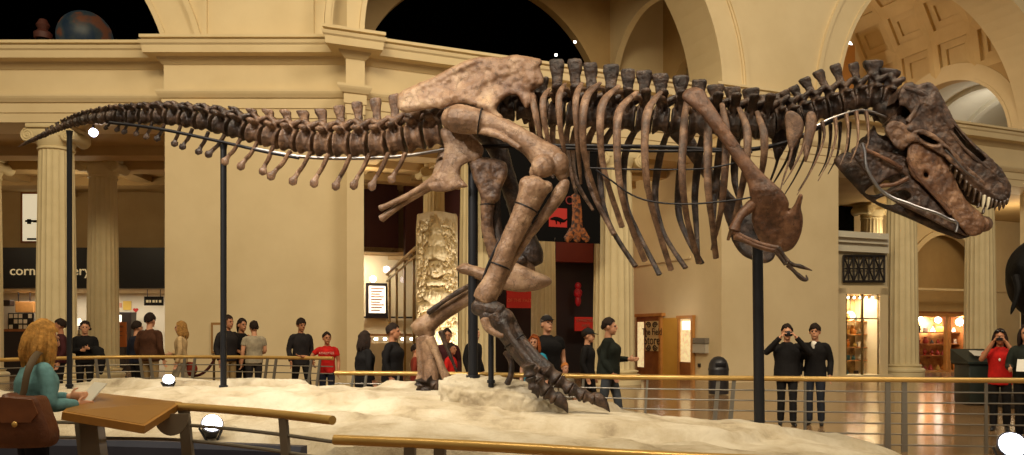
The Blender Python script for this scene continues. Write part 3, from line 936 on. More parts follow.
# near leg
def bone_tube(name, pts, off, m_, seg=14, sub=4, flat=1.0, jag=.07, extra=None, up=None):
    mb = MB(); mb.tube(T(pts, off), seg=seg, sub=sub, flat=flat, jag=jag, up=up)
    if extra: extra(mb)
    return mb.build(name, m_, REX, voxel=.011, smooth_iter=5, bony=.008)
def ball(mb, px, py, off, r, ry=None, rz=None):
    D = Dm(px) + off; k = D/FOC
    mb.ball(P(px, py, D), (r*k, (ry or r)*k, (rz or r)*k), 14, 10)
def fem(mb):
    ball(mb, 449, 119, -.36, 8, 9, 11); ball(mb, 458, 112, -.42, 9, 9, 7)
    ball(mb, 543, 166, -.70, 12, 9, 12); ball(mb, 559, 164, -.60, 10, 9, 13); ball(mb, 536, 172, -.62, 7, 7, 8); ball(mb, 562, 176, -.55, 6, 7, 6)
    mb.tube(T([(473,128,5,-.50),(500,136,3.4,-.60),(520,148,3,-.66)]), seg=8, sub=3)
bone_tube('thigh_bone', [(450,119,12),(460,119,14.5),(474,121,13),(488,124,11),(503,128.5,10),(517,136,10.2),(530,145,11.5),(541,154,14),(551,162,16),(556,168,13)], -.48, bone_tan, seg=18, extra=lambda mb: fem(mb), jag=.05)
bone_tube('shin_bone', [(536,180,12),(534,187,15.5),(531,196,14),(526,208,12.2),(519,223,11),(512,238,10.4),(505,253,10),(499,268,10),(493,282,10.5),(487,294,12),(483,301,11)], -.68, bone_tan, seg=18,
          extra=lambda mb: (ball(mb, 526, 183, -.75, 7, 7, 6), ball(mb, 545, 187, -.66, 8, 8, 7), ball(mb, 489, 300, -.66, 8, 8, 8)), jag=.05)
bone_tube('calf_bone', [(566,180,4),(562,189,6.8),(554,202,6.6),(543,217,5.2),(530,235,4),(517,255,3.4),(505,277,3.4),(497,294,4)], -.56, bone_tan)
def mt(mb):
    mb.tube(T([(503,322,4.4,-.75),(513,340,3.6,-.79),(527,358,4.2,-.82),(538,371,5.2,-.83)]), seg=10, sub=3, jag=.06)
    mb.tube(T([(511,318,4.4,-.58),(522,338,3.6,-.62),(537,356,4.4,-.66),(550,369,5.4,-.68)]), seg=10, sub=3, jag=.06)
    ball(mb, 500, 318, -.66, 15, 11, 11)
    ball(mb, 487, 316, -.70, 8, 9, 9)
bone_tube('foot_bone', [(495,314,12),(502,326,10.6),(511,341,8.6),(524,358,8.8),(538,370,9.8),(546,377,8)], -.66, bone_dark, seg=16, extra=mt)
bone_tube('foot_spur', [(484,319,5),(488,328,4.2),(497,334,3.2),(503,336,2.4)], -.86, bone_tan)
bone_tube('ankle_bone', [(474,305,7),(483,308,10),(494,310,10),(503,312,8)], -.68, bone_dark, jag=.15)
def toe(joints, off, m_=bone_dark):
    """chain of toe bones with flared ends; the last one is the claw"""
    for a, b in zip(joints[:-2], joints[1:-1]):
        mb = MB()
        A = (a[0], a[1], a[2]); B = (b[0], b[1], b[2])
        mid = ((A[0]+B[0])/2, (A[1]+B[1])/2 - .4, (A[2]+B[2])/2*.70)
        q = lambda t: (A[0]+(B[0]-A[0])*t, A[1]+(B[1]-A[1])*t)
        mb.tube(T([(*q(.02), A[2]*.8), (*q(.12), A[2]*1.02), mid, (*q(.86), B[2]*1.05), (*q(.98), B[2]*.85)], off), seg=12, sub=3, jag=.10)
        mb.build('toe_bone', m_, REX, bony=.006)
    a, c, b = joints[-3], joints[-2], joints[-1]
    mb = MB()
    mb.tube(T([(c[0]-1, c[1]-.4, c[2]*.8), (c[0]+1.5, c[1]-.6, c[2]*1.08), ((c[0]*1.3+b[0])/2.3+1.2, (c[1]*1.3+b[1])/2.3-1.6, c[2]*.86), ((c[0]+b[0]*2)/3+1.2, (c[1]+b[1]*2)/3-1.0, c[2]*.52), (b[0], b[1], .5)], off), seg=12, sub=4, flat=.8)
    mb.build('claw', m_, REX, bony=.003)
toe([(530,370,9),(537,382,8.6),(547,392,7.6),(556,399,6.6),(568,413,1)], -.86)
toe([(546,370,9),(558,380,8.2),(571,389,7.6),(584,396,6.8),(595,399,6.2),(610,412,1)], -.72)
toe([(528,364,7),(530,377,6.2),(533,389,5),(538,398,1)], -1.15)
# far leg
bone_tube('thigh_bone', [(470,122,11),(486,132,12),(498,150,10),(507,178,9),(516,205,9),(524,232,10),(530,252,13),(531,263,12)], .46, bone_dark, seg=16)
bone_tube('shin_bone', [(529,262,11),(518,270,12),(500,279,10),(478,291,8.6),(456,304,8.2),(438,316,8.8),(424,326,10.5),(418,332,10)], .42, bone_tan, seg=16,
          extra=lambda mb: (ball(mb, 419, 327, .34, 7), ball(mb, 428, 333, .42, 7)))
bone_tube('calf_bone', [(525,258,5),(505,268,3.6),(480,280,3),(450,297,2.6),(428,313,3)], .26, bone_dark)
bone_tube('foot_bone', [(424,336,8.5),(427,348,7.4),(430,362,7.4),(432,374,8.6),(431,382,9)], .42, bone_tan, seg=14,
          extra=lambda mb: (mb.tube(T([(430,338,5,.34),(436,352,4,.34),(442,368,4,.32),(446,378,5,.32)]), seg=9, sub=3), mb.tube(T([(419,338,4,.36),(420,354,3.6,.36),(421,370,3.8,.34),(420,381,5,.34)]), seg=9, sub=3)))
bone_tube('foot_spur', [(441,331,3.4),(446,345,2.4),(452,360,2.0),(457,372,1.6)], .36, bone_dark)
toe([(428,380,8),(436,386,6.5),(446,390,5.6),(456,392,4.6),(465,397,1)], .36)
toe([(421,380,6.5),(420,386,5.6),(424,391,4.4),(430,394,1)], .20)
toe([(444,378,7),(456,383,6),(468,386,5),(478,390,1)], .46)

# shoulders and arms
scap = [(682,98),(684,91.5),(690,88),(698,87.5),(704,91),(709,99),(716,109.5),(727,126),(740,145),(753,162),(765,175),(775,184),(784,193),(789,203),(788,211),(794,205),(799,194.5),(803,196),(801,207),(803,218),(802,230),(798,241),(792,249),(784,252),(776,250),(764,244.5),(757,236),(752,222),(752,210),(750,198),(748,185),(742,172),(733,159),(722,143),(710,127),(700,114),(690,106)]
def scd(x, y): return Dm(x) - .80 + max(0, (y-190))*.0035 + max(0, 120-y)*.002
m = plate(scap, scd, .11, edge=8, rough=.014, rscale=8, relief=lambda x, y: .03*math.exp(-(((x-768)/10)**2+((y-200)/12)**2)))
m.build('shoulder_blade', bone_red, REX)
far = MB(); far.v = [Vector((p.x + .16, 2*Dm(CX + p.x/p.y*FOC) - p.y, p.z - .02)) for p in m.v]; far.f = list(m.f)
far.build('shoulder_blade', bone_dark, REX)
def arm(off, far_side=False):
    s = -1 if not far_side else 1
    mb = MB()
    mb.tube(T([(758,201,5.5,off),(751,206,6,off - .05),(742,214,4.6,off - .12),(737,222,4.4,off - .15),(734,230,6,off - .15)]), seg=12, sub=4, jag=.07)
    mb.build('upper_arm', bone_red, REX)
    for a in (([(733,231,3.6),(743,237,2.4),(758,243,2.3),(772,247,2.6),(778,248,3)]), ([(735,236,4),(746,241,2.6),(760,247,2.5),(773,250,2.6),(779,250,3)])):
        mb = MB(); mb.tube(T([(x, y, r, off - .15) for x, y, r in a]), seg=10, sub=4, jag=.06); mb.build('forearm_bone', bone_red, REX)
    for a in (([(778,248,3.2),(783,255,2.2),(788,262,2.8)]), ([(776,251,2.8),(781,258,2.0),(786,264,2.6)])):
        mb = MB(); mb.tube(T([(x, y, r, off - .16) for x, y, r in a]), seg=10, sub=4, jag=.06); mb.build('hand_bone', bone_dark, REX)
    for a in (([(789,263,2.8),(794,265,1.9),(799,266,2.3)]), ([(799,266,2.4),(805,268,1.7),(812,270.5,.5)]), ([(788,265,2.8),(793,270,1.9),(798,275,2.3)]), ([(798,275,2.5),(803,279,2.4),(807,279.5,1.6),(806,275,.5)])):
        mb = MB(); mb.tube(T([(x, y, r, off - .17) for x, y, r in a]), seg=9, sub=4); mb.build('finger_bone', bone_dark, REX)
arm(-.70)
mb = MB(); mb.tube(T([(770,205,5,.55),(764,214,4.4,.5),(762,224,4,.45),(766,232,5,.42)]), seg=10, sub=4); mb.build('upper_arm', bone_dark, REX)
mb = MB(); mb.tube(T([(766,232,3.4,.42),(776,237,2.4,.40),(787,238,2.2,.38),(796,236,2.6,.36)]), seg=10, sub=4); mb.build('forearm_bone', bone_dark, REX)

# skull -------------------------------------------------------------
def skw(x, y):
    """half width of the skull, wide at the back, narrow at the snout"""
    t = min(1, max(0, ((x-890)*.70 + (y-90)*.70)/165.0))
    return .33 - .21*t**.8
cran = [(885,129),(890,121),(896,114),(899,106),(898,97),(901,88),(906,83),(912,82.5),(918,84.5),(926,82),(932,83),(938,89),(943,98),(948,108),(953,118),(958,126),(965,134),(974,143.5),(984,152),(993,160),(1001,168),(1006,176),(1010,184),(1011,192),(1009.5,199),(1005,202.5),(998,203),(991,201),(984,198),(976,192),(968,185),(960,176.5),(953,168),(947,161),(942,155),(935,152),(925,146),(916,141),(908,146),(902,151),(895,145),(888,136)]
ch = [[(916,133),(923,134.5),(931,138),(938,142),(931,143),(923,140)], [(954,127),(959,131),(967,141),(976,150.5),(985,159),(978,161),(969,155),(961,146),(955,136)],
      [(900,106),(907,109),(911,117),(906,124),(899,122),(897,114)], [(941,144),(948,148),(953,155),(946,152)]]
def sk_rel(x, y):
    r = .035*math.exp(-(((x-933)/8)**2 + ((y-104)/9)**2))          # brow boss
    r += .03*math.exp(-(((y - (132 + .80*(x-915)))/4)**2))          # the bar above the tooth row
    r += .025*math.exp(-(((x-905)/9)**2+((y-136)/7)**2))
    return r
m = plate(cran, lambda x, y: Dm(x) - skw(x, y), .085, holes=ch, edge=4.5, step=1.0, rough=.012, rscale=12, relief=sk_rel, minh=.25)
SK = m.build('skull', bone_skull, REX, bony=.013)
farm = mirror(m); farm.build('skull_side', bone_skull, SK)
# roof and snout bridge between both sides
top = [(897,100),(901,89),(907,84),(918,85.5),(927,83),(933,84.5),(938,90),(943,99),(948,109),(954,120),(960,128),(966,135),(975,144.5),(985,153),(993,161),(1000,168),(1005,176),(1009,184),(1010,192),(1008,199),(1003,203)]
mb = MB(); rows = []
for (x, y) in top:
    w = skw(x, y); row = []
    for k in range(9):
        s = -1 + 2*k/8
        D = Dm(x) + s*w
        p = P(x, y, Dm(x) - w)
        bul = (1 - s*s)
        tx, ty = (.35, .65) if x < 1003 else (.7, .1)
        row.append(Vector((p.x + bul*.02*tx, D, p.z + bul*.02*ty)) + Vector((0, 0, .012*noise.noise(Vector((x*.1, s*2, 0))))))
    rows.append(row)
vs = [p for r in rows for p in r]; fs = []
for i in range(len(rows)-1):
    for k in range(8): fs.append((i*9+k, i*9+k+1, (i+1)*9+k+1, (i+1)*9+k))
n0 = len(vs)
vs2 = [p + Vector((-.03, 0, -.035)) for p in vs]
fs2 = [tuple(n0 + i for i in f[::-1]) for f in fs]
rim = []
R_ = len(rows)
for i in range(R_-1):
    for k in (0, 8): rim.append((i*9+k, (i+1)*9+k, n0+(i+1)*9+k, n0+i*9+k))
for k in range(8):
    for i in (0, R_-1): rim.append((i*9+k, i*9+k+1, n0+i*9+k+1, n0+i*9+k))
mb.add(vs + vs2, fs + fs2 + rim)
mb.build('skull_roof', bone_skull, SK)
mb = MB()
D = Dm(895)
mb.ball(P(893, 112, D), (.14, .20, .16), 14, 10); mb.ball(P(884, 108, D), (.12, .12, .11), 12, 8); mb.ball(P(903, 126, D), (.14, .22, .12), 12, 8)
mb.tube([(P(890, 118, D), .1), (P(930, 150, Dm(930)), .10), (P(975, 180, Dm(975)), .07), (P(1000, 196, Dm(1000)), .06)], seg=10, sub=3, flat=1.7, up=(0, 0, 1), jag=.15)
mb.build('braincase', bone_dark, SK)
# cheek region on the near side: jugal plate, bar over the tooth row, brow
jug = [(885,128),(892,121),(903,123),(912,130),(922,129),(935,134.5),(947,145),(959,157),(972,170),(985,182),(983,186),(970,178),(956,168),(944,157),(934,151),(924,145),(914,141.5),(906,147.5),(898,149),(890,140)]
mp = plate(jug, lambda x, y: Dm(x) - skw(x, y) - .05, .05, holes=[[(917,134),(924,135.5),(932,139),(939,143.5),(931,144),(923,140.5)], [(943,147),(949,151),(954,157.5),(947,154)]], edge=3, step=.9, rough=.012, rscale=14, minh=.3)
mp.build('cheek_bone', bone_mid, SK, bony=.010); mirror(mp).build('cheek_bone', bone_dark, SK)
for tr, r in (([(905,88),(917,92),(929,98),(938,107),(945,119),(952,128)], 2.6), ([(907,122),(914,113),(917,103),(912,94)], 2.8), ([(950,131),(962,146),(975,158),(990,170),(1003,184)], 1.8)):
    mb = MB(); mb.tube([(P(x, y, Dm(x) - skw(x, y) - .03), r*Dm(x)/FOC) for x, y in tr], seg=9, sub=4, jag=.25)
    mb.build('skull_ridge', bone_skull, SK, bony=.006)
# lower jaw
dent = [(907,150),(911,142),(918,138),(928,142.5),(939,152),(948,164),(955,178),(961,191),(968,202),(976,209),(984,216),(986,225),(983,232),(976,236),(968,235),(961,228),(954,219),(944,206),(933,194),(920,183),(911,176),(907,163)]
mj = plate(dent, lambda x, y: Dm(x) - skw(x, y - 8)*.92, .085, holes=[[(925,172),(928,174),(927,178),(924,176)]], edge=5, step=1.0, rough=.016, rscale=10, minh=.25)
JAW = mj.build('lower_jaw', bone_jaw, REX, bony=.010)
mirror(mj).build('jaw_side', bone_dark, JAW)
ang = [(851,152),(855,146.5),(862,143),(872,146),(882,150),(894,153),(905,157),(911,166),(916,180),(930,193),(945,209),(957,223),(968,236),(957,232.5),(946,228),(930,219.5),(915,212),(902,206),(890,199.5),(878,190),(868,177),(858,164)]
ah = [[(878,187),(888,178.5),(902,174),(906,180),(896,187),(886,190)], [(888,196),(904,190),(911,196),(903,201)]]
ma = plate(ang, lambda x, y: Dm(x) - skw(x, y - 8)*.85 + .03, .07, holes=ah, edge=4, step=1.0, rough=.02, rscale=12, minh=.25)
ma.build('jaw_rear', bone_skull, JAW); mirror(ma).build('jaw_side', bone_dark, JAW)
for tr, r in (([(907,158),(914,171),(926,186),(939,200),(951,214)], 1.7), ([(880,186),(895,184),(908,178)], 2.2), ([(866,150),(884,158),(902,168)], 2.0)):
    mb = MB(); mb.tube([(P(x, y, Dm(x) - skw(x, y-8)*.92 - .035), r*Dm(x)/FOC) for x, y in tr], seg=8, sub=4, jag=.25)
    mb.build('jaw_bar', bone_red, JAW, bony=.005)
mb = MB()                                                       # chin joining both jaw halves
for k in range(7):
    s = -1 + k/3
mb.tube([(P(981, 224, Dm(981) - .10), .085), (P(984, 224, Dm(984)), .09), (P(981, 224, Dm(981) + .10), .085)], seg=12, sub=3, up=(0, 0, 1))
mb.build('chin', bone_jaw, JAW, bony=.006)
# teeth
def tooth(x, y, ln, lx, off, par, mm=tooth_m, r=2.0):
    D = Dm(x) + off
    mb = MB()
    mb.tube([(P(x - lx*.2, y - ln*.25, D), r*.9*D/FOC), (P(x, y, D), r*D/FOC), (P(x + lx*.45, y + ln*.5, D), r*.78*D/FOC), (P(x + lx*.85, y + ln*.85, D), r*.36*D/FOC), (P(x + lx, y + ln, D), .2*D/FOC)], seg=8, sub=2, flat=.75)
    return mb.build('tooth', mm, par)
up_row = [(951,166,6),(956,172,9),(961,177,8),(966,183,10),(970,187,9),(975,191,11),(980,195,10),(984,198,13),(988.5,200,12),(992,201,9),(996,202,10),(1000,203,9),(1004,202,8),(1007,200,6)]
for i, (x, y, ln) in enumerate((a, b, c*.86) for a, b, c in up_row):
    tooth(x, y, ln, -1.5 if i < 11 else -.5, -skw(x, y) - .035, SK, tooth_highlit if i in (7, 8) else tooth_m, 2.2)
    tooth(x, y, ln*.95, -1.5, skw(x, y), SK)
lo_row = [(951,165,4),(956,174,5),(960,181,6),(964,188,6),(968,195,6),(973,201,7),(978,206,6),(983,212,6)]
for i, (x, y, ln) in enumerate(lo_row):
    tooth(x, y, -ln, 2, -skw(x, y-8) - .0, JAW, r=1.7)
    tooth(x, y, -ln*.9, 2, skw(x, y-8) - .02, JAW, r=1.7)
# armature: steel rods that carry the skull, jaw, spine and ribs
def rod(name, pts, r, m_, off=0.0, par=REX):
    mb = MB(); mb.tube([(P(x, y, Dm(x) + off), r*Dm(x)/FOC) for x, y in pts], seg=8, sub=4); return mb.build(name, m_, par)
rod('steel_rod', [(862,143),(865,152),(866,165),(872,178),(881,190),(893,198),(907,203),(920,208),(936,213),(948,219),(957,223),(956,232)], 1.5, steel_bright, -.42)
rod('steel_rod', [(945,150),(955,160),(966,172),(975,178)], 1.0, steel_bright, -.36)
rod('steel_rod', [(255,148.5),(270,151.5),(299,156.5),(341,158.5),(399,156.5),(448,149)], 1.7, steel_bright, -.05)  # lit stretch of the tail rod, the light put into brighter steel
rod('steel_rod', [(110,122.5),(140,126),(171,131),(227,143),(264,151.5),(299,158)], 1.6, steel_dark, -.06)  # unlit stretch of the tail rod, shade put into darker steel
rod('steel_rod', [(448,149),(500,146),(575,146),(660,147),(740,150),(790,141),(835,119),(862,112),(888,118)], 2.2, steel_dark, 0)
rod('steel_rod', [(800,137),(820,124),(835,117),(862,110),(886,117)], 1.1, steel_bright, -.16)
rod('steel_rod', [(548,148),(580,149),(640,151),(700,151),(752,152)], 1.4, steel_dark, -.3)
rod('rib_wire', [(590,168),(640,169.5),(700,169),(735,163)], .8, steel_dark, -.78)
rod('rib_wire', [(596,170),(612,181),(632,195),(655,202),(690,204),(735,200),(752,197)], .8, steel_dark, -.80)
rod('rib_wire', [(590,168),(640,169.5),(700,169),(735,163)], .8, steel_dark, .78)
rod('leg_rod', [(521,205),(511,222),(499,243),(489,264),(482,284)], 1.8, steel_dark, -.66)
for (x, y, r, off, ax) in ((480,122,13,-.48,(24,4)), (526,208,11.6,-.68,(-7,15)), (500,266,9.6,-.68,(-6,15)), (514,341,10.6,-.66,(12,16)), (488,205,7.2,-.08,(0,10))):
    c = P(x, y, Dm(x) + off); a = P(x + ax[0], y + ax[1], Dm(x) + off) - c; a.normalize()
    b = a.cross(Vector((0, 1, 0))).normalized(); e = Vector((0, 1, 0)); rr = r*Dm(x)/FOC
    mb = MB(); mb.tube([(c + b*rr*math.cos(t*math.pi/12) + e*rr*math.sin(t*math.pi/12), .009) for t in range(25)], seg=6, sub=1, caps=False)
    mb.build('clamp', steel_dark, REX)
# ------------------------------------------------------------------ rock base, poles, rails
rock_m = bpy.data.materials.new('pale_rock'); rock_m.use_nodes = True
nt = rock_m.node_tree; b = nt.nodes['Principled BSDF']
tc = nt.nodes.new('ShaderNodeTexCoord')
n1 = nt.nodes.new('ShaderNodeTexNoise'); n1.inputs['Scale'].default_value = 1.6; n1.inputs['Detail'].default_value = 9; n1.inputs['Roughness'].default_value = .65
r = nt.nodes.new('ShaderNodeValToRGB'); e = r.color_ramp.elements
e[0].position = .32; e[0].color = lin((148, 132, 107)); e[1].position = .62; e[1].color = lin((212, 201, 178)); k = e.new(.45); k.color = lin((190, 175, 147))
n2 = nt.nodes.new('ShaderNodeTexNoise'); n2.inputs['Scale'].default_value = 14; n2.inputs['Detail'].default_value = 9; n2.inputs['Roughness'].default_value = .75
bp = nt.nodes.new('ShaderNodeBump'); bp.inputs['Strength'].default_value = .8; bp.inputs['Distance'].default_value = .035
nt.links.new(tc.outputs['Object'], n1.inputs['Vector']); nt.links.new(n1.outputs['Fac'], r.inputs['Fac']); nt.links.new(r.outputs['Color'], b.inputs['Base Color'])
nt.links.new(tc.outputs['Object'], n2.inputs['Vector']); nt.links.new(n2.outputs['Fac'], bp.inputs['Height']); nt.links.new(bp.outputs['Normal'], b.inputs['Normal'])
b.inputs['Roughness'].default_value = .9; b.inputs['Specular IOR Level'].default_value = .2

def smooth01(t):
    t = max(0.0, min(1.0, t)); return t*t*(3-2*t)
ZB = [(-8.6,.0),(-8.2,.45),(-7.4,.66),(-6,.76),(-4,.80),(-2.4,.80),(-1.2,.79),(-.2,.70),(.8,.56),(1.8,.47),(2.9,.36),(3.6,.27),(4.1,.20),(4.45,.10),(4.75,.0)]
def front_y(x): return lerp_path([(-9,8.0),(-5,7.7),(-3,7.5),(-1.2,7.0),(0,6.6),(3,6.3),(5,6.5)], x)
def back_y(x): return lerp_path([(-9,10.6),(-7,11.4),(-3,11.5),(0,11.2),(2.5,10.4),(4,9.6),(5,9.0)], x)
def rock_z(x, y):
    z = lerp_path(ZB, x)
    t = (y - front_y(x))/(back_y(x) - front_y(x))
    z *= .62 + .38*smooth01(t*1.7) if t < .6 else 1.0
    q = noise.noise(Vector((x*.7, y*1.1, 3.1)))*.06 + noise.noise(Vector((x*2.1, y*2.6, 1.7)))*.035 + noise.noise(Vector((x*7, y*7, 0)))*.016 + abs(noise.noise(Vector((x*1.1, y*3.2, 6))))*-.05
    st = noise.noise(Vector((x*.35 + 4, y*.9, 8)))
    ledge = .10*smooth01((st - .02)*16) - .05 + .05*smooth01((noise.noise(Vector((x*.8 + 9, y*1.7, 2))) - .12)*14)
    foot = max(math.exp(-(((x+1.0)/.8)**2 + ((y-10.4)/.6)**2)), math.exp(-(((x-.75)/.7)**2 + ((y-8.9)/.5)**2)))
    z += (q + ledge)*(1 - .75*foot)*min(1, z*3)
    z = z*(1-foot) + foot*(.772 if x < -.1 else .598)
    return max(z, 0)
NXR, NYR = 190, 84
m = MB(); vs, fs = [], []
for i in range(NXR + 1):
    x = -8.6 + 13.35*i/NXR
    y0, y1 = front_y(x), back_y(x)
    y0 += noise.noise(Vector((x*1.3, 0, 5)))*.12
    for j in range(-3, NYR + 4):
        t = min(1, max(0, j/NYR)); y = y0 + (y1-y0)*t
        z = rock_z(x, y)
        if j < 0: z *= (1, .72, .3, 0)[-j]; y -= (0, .05, .09, .10)[-j]
        if j > NYR: z *= (1, .7, .3, 0)[j-NYR]; y += (0, .08, .14, .16)[j-NYR]
        vs.append(Vector((x, y, z)))
w = NYR + 7
for i in range(NXR):
    for j in range(w - 1):
        fs.append((i*w + j, (i+1)*w + j, (i+1)*w + j + 1, i*w + j + 1))
fs.append(tuple(j for j in range(w))); fs.append(tuple(NXR*w + j for j in range(w-1, -1, -1)))
m.add(vs, fs)
tag(m.build('rock_plinth', rock_m), 'large pale sculpted rock base carrying the dinosaur skeleton', 'rock')
kerb_m = mat('dark_blue_kerb', (44, 48, 66), .5, rgb2=(54, 58, 76), scale=2)
m = MB(); path = [(-8.9, 8.2)] + [(x, front_y(x) - .32) for x in (-8.3, -7, -5, -3.5, -2.4, -1.75)]
sweep(m, path, [(0, 0), (.12, 0), (.12, .50), (.09, .55), (.0, .55)], 1)
tag(m.build('display_kerb', kerb_m, smooth=False), 'low dark blue kerb along the left front of the rock base', 'kerb')

# raised slab under the near foot
m = MB()
sl = [(P(439, 381, 9.75)), (P(450, 374, 10.1)), (P(500, 375, 10.1)), (P(545, 385, 9.75)), (P(562, 397, 9.35)), (P(556, 402, 9.15)), (P(530, 397, 9.1)), (P(500, 393, 9.15)), (P(470, 390, 9.25)), (P(444, 387, 9.4))]
n = len(sl)
cen = sum(sl, Vector())/n
vs = [p.copy() for p in sl] + [Vector((cen.x + (p.x-cen.x)*1.05, cen.y + (p.y-cen.y)*1.06, .50)) for p in sl] + [cen + Vector((0, 0, .0))]
fs = [(i, (i+1) % n, 2*n) for i in range(n)] + [(i, n+i, n+(i+1) % n, (i+1) % n) for i in range(n)] + [tuple(range(n, 2*n))]
m.add(vs, fs)
tag(m.build('stone_slab', rock_m, voxel=.022, smooth_iter=1, bony=.034), 'raised rough stone slab on the rock under the walking foot', 'stone')

# black poles carrying the skeleton
def pole(px, y0, y1, r, label, D=None, lean=0):
    D = D or Dm(px)
    a, b_ = P(px, y0, D), P(px + lean, y1, D)
    b_ = Vector((b_.x, b_.y, b_.z - .06))
    t = thing('support_pole', label, 'pole', (b_.x, b_.y, b_.z))
    MB().tube([(a, r), (b_, r)], seg=16, sub=1, capk=.02).build('pole', pole_m, t)
    MB().tube([(Vector((b_.x, b_.y, b_.z + .05)), r*1.5), (Vector((b_.x, b_.y, b_.z + .085)), r*1.4)], seg=16, sub=1, capk=.02).build('foot_collar', pole_m, t)
    MB().tube([(a - Vector((0, 0, .02)), r*.9), (a + Vector((0, 0, .07)), r*1.3)], seg=12, sub=2, capk=.1).build('saddle', pole_m, t)
    return t
pole(69.5, 136, 386, .034, 'thin black pole under the tip of the tail, leftmost of the poles')
pole(223.5, 150, 387, .040, 'black pole under the middle of the tail')
pole(473, 166, 377, .062, 'thick black pole behind the hips and rear leg', D=10.0)
pole(757.5, 246, 431, .062, 'thick black pole under the chest and shoulder', lean=2)
pole(491, 318, 382, .034, 'short black strut behind the near ankle', D=9.55)
m = MB(); m.tube(T([(505,352,2.6,-.4),(511,362,2.8,-.4),(511,374,3.0,-.42),(507,384,3.2,-.42)]), seg=10, sub=4)
tag(m.build('curved_strut', bone_dark), 'short dark curved strut beside the near ankle strut', 'strut')

# rails
brass = mat('brass_rail', (206, 168, 96), .32, metal=.35, rgb2=(192, 152, 82), scale=3)
rail_grey = mat('rail_steel', (128, 122, 110), .42, metal=.5)
rail_dk = mat('rail_steel_dark', (126, 116, 102), .42, metal=.45)
def rail(name, label, pts, h, rb, nbars, gap, rbar, posts, pm=rail_grey):
    """pts: plan points; posts: list of (fraction, lean, width, double)"""
    t = thing(name, label, 'railing', (pts[0][0], pts[0][1], 0))
    pv = [Vector((p[0], p[1], 0)) for p in pts]
    up = Vector((0, 0, 1))
    MB().tube([(p + up*h, rb) for p in pv], seg=14, sub=6, capk=.05).build('handrail', brass, t)
    for k in range(nbars):
        z = h - gap*(k+1) - .02
        MB().tube([(p + up*z, rbar) for p in pv], seg=8, sub=6, capk=.05).build('rail_bar', rail_grey, t)
    cum = [0]
    for a, b_ in zip(pv, pv[1:]): cum.append(cum[-1] + (b_-a).length)
    for (fr, lean, w, dbl) in posts:
        s = fr*cum[-1]
        for i in range(len(pv)-1):
            if cum[i] <= s <= cum[i+1] + 1e-6:
                k = (s - cum[i])/(cum[i+1]-cum[i]); q = pv[i]*(1-k) + pv[i+1]*k; d = (pv[i+1]-pv[i]).normalized()
        for e in ((-.10, .10) if dbl else (0,)):
            m = MB()
            a = q + d*(e + lean) + up*(h - .02); b_ = q + d*e
            nrm = d.cross(up)
            vs = []
            for (pp, ww) in ((b_, w*1.25), (a, w)):
                for (sx, sy) in ((-1,-1),(1,-1),(1,1),(-1,1)): vs.append(pp + d*(sx*ww/2) + nrm*(sy*.012))
            m.add(vs, [(3,2,1,0),(4,5,6,7),(0,1,5,4),(1,2,6,5),(2,3,7,6),(3,0,4,7)])
            m.build('post', pm, t, smooth=False)
    return t
def railpt(px, D): return ((px-CX)/FOC*D, D)
def fr_list(pxs, pts):
    """fractions along the plan path at which photo columns pxs are met"""
    pv = [Vector(p) for p in pts]; L_ = [(b_-a).length for a, b_ in zip(pv, pv[1:])]; tot = sum(L_); out = []
    for px in pxs:
        k = (px-CX)/FOC; acc = 0
        for a, b_, l in zip(pv, pv[1:], L_):
            fa, fb = a.x - k*a.y, b_.x - k*b_.y
            if fa*fb <= 0:
                out.append((acc + l*abs(fa)/(abs(fa)+abs(fb)+1e-9))/tot); break
            acc += l
        else: out.append(None)
    return out
pts = [railpt(*q) for q in ((335,11.9),(420,11.7),(520,11.3),(640,10.75),(760,10.45),(880,10.2),(1000,10.0),(1100,9.9))]
fr = fr_list([351, 392, 580, 643, 720, 805, 896, 986], pts)
rail('railing', 'brass topped railing behind the rock, right of the hips', pts, .92, .034, 6, .135, .010,
     [(fr[0], .14, .035, True), (fr[1], .10, .03, False), (fr[2], .05, .03, False), (fr[3], .06, .03, False), (fr[4], .08, .05, True), (fr[5], 0, .03, False), (fr[6], 0, .06, True), (fr[7], 0, .035, False)])
pts = [railpt(*q) for q in ((-60,13.2),(0,14.2),(60,15.2),(130,16.0),(220,16.0),(300,15.4),(333,15.1))]
fr = fr_list([20, 66, 108, 152, 183, 265, 309], pts)
rail('railing', 'railing with wooden top behind the rock under the tail', pts, 1.04, .034, 5, .135, .011,
     [(fr[0], .1, .05, False), (fr[1], .1, .05, False), (fr[2], -.12, .05, True), (fr[3], -.14, .05, True), (fr[4], .14, .05, True), (fr[5], .16, .05, True), (fr[6], .16, .05, True)])
pts = [railpt(*q) for q in ((-70,6.3),(20,6.2),(110,6.1),(180,6.0),(260,5.55),(332.5,5.05))]
fr = fr_list([97, 196, 294], pts)
rail('railing', 'nearest brass railing at lower left, joined to the slanted panel', pts, .955, .030, 2, .115, .013,
     [(fr[0], -.13, .13, False), (fr[1], -.14, .11, False), (fr[2], -.12, .08, False)], rail_dk)
pts = [railpt(*q) for q in ((334.5,4.20),(430,4.05),(540,3.85),(640,3.65),(760,3.5),(900,3.4))]
fr = fr_list([410, 440, 620], pts)
rail('railing', 'brass railing crossing the bottom edge of the photo', pts, .945, .027, 2, .20, .012,
     [(fr[0], 0, .06, False), (fr[1], 0, .06, False), (fr[2], 0, .06, False)], rail_dk)

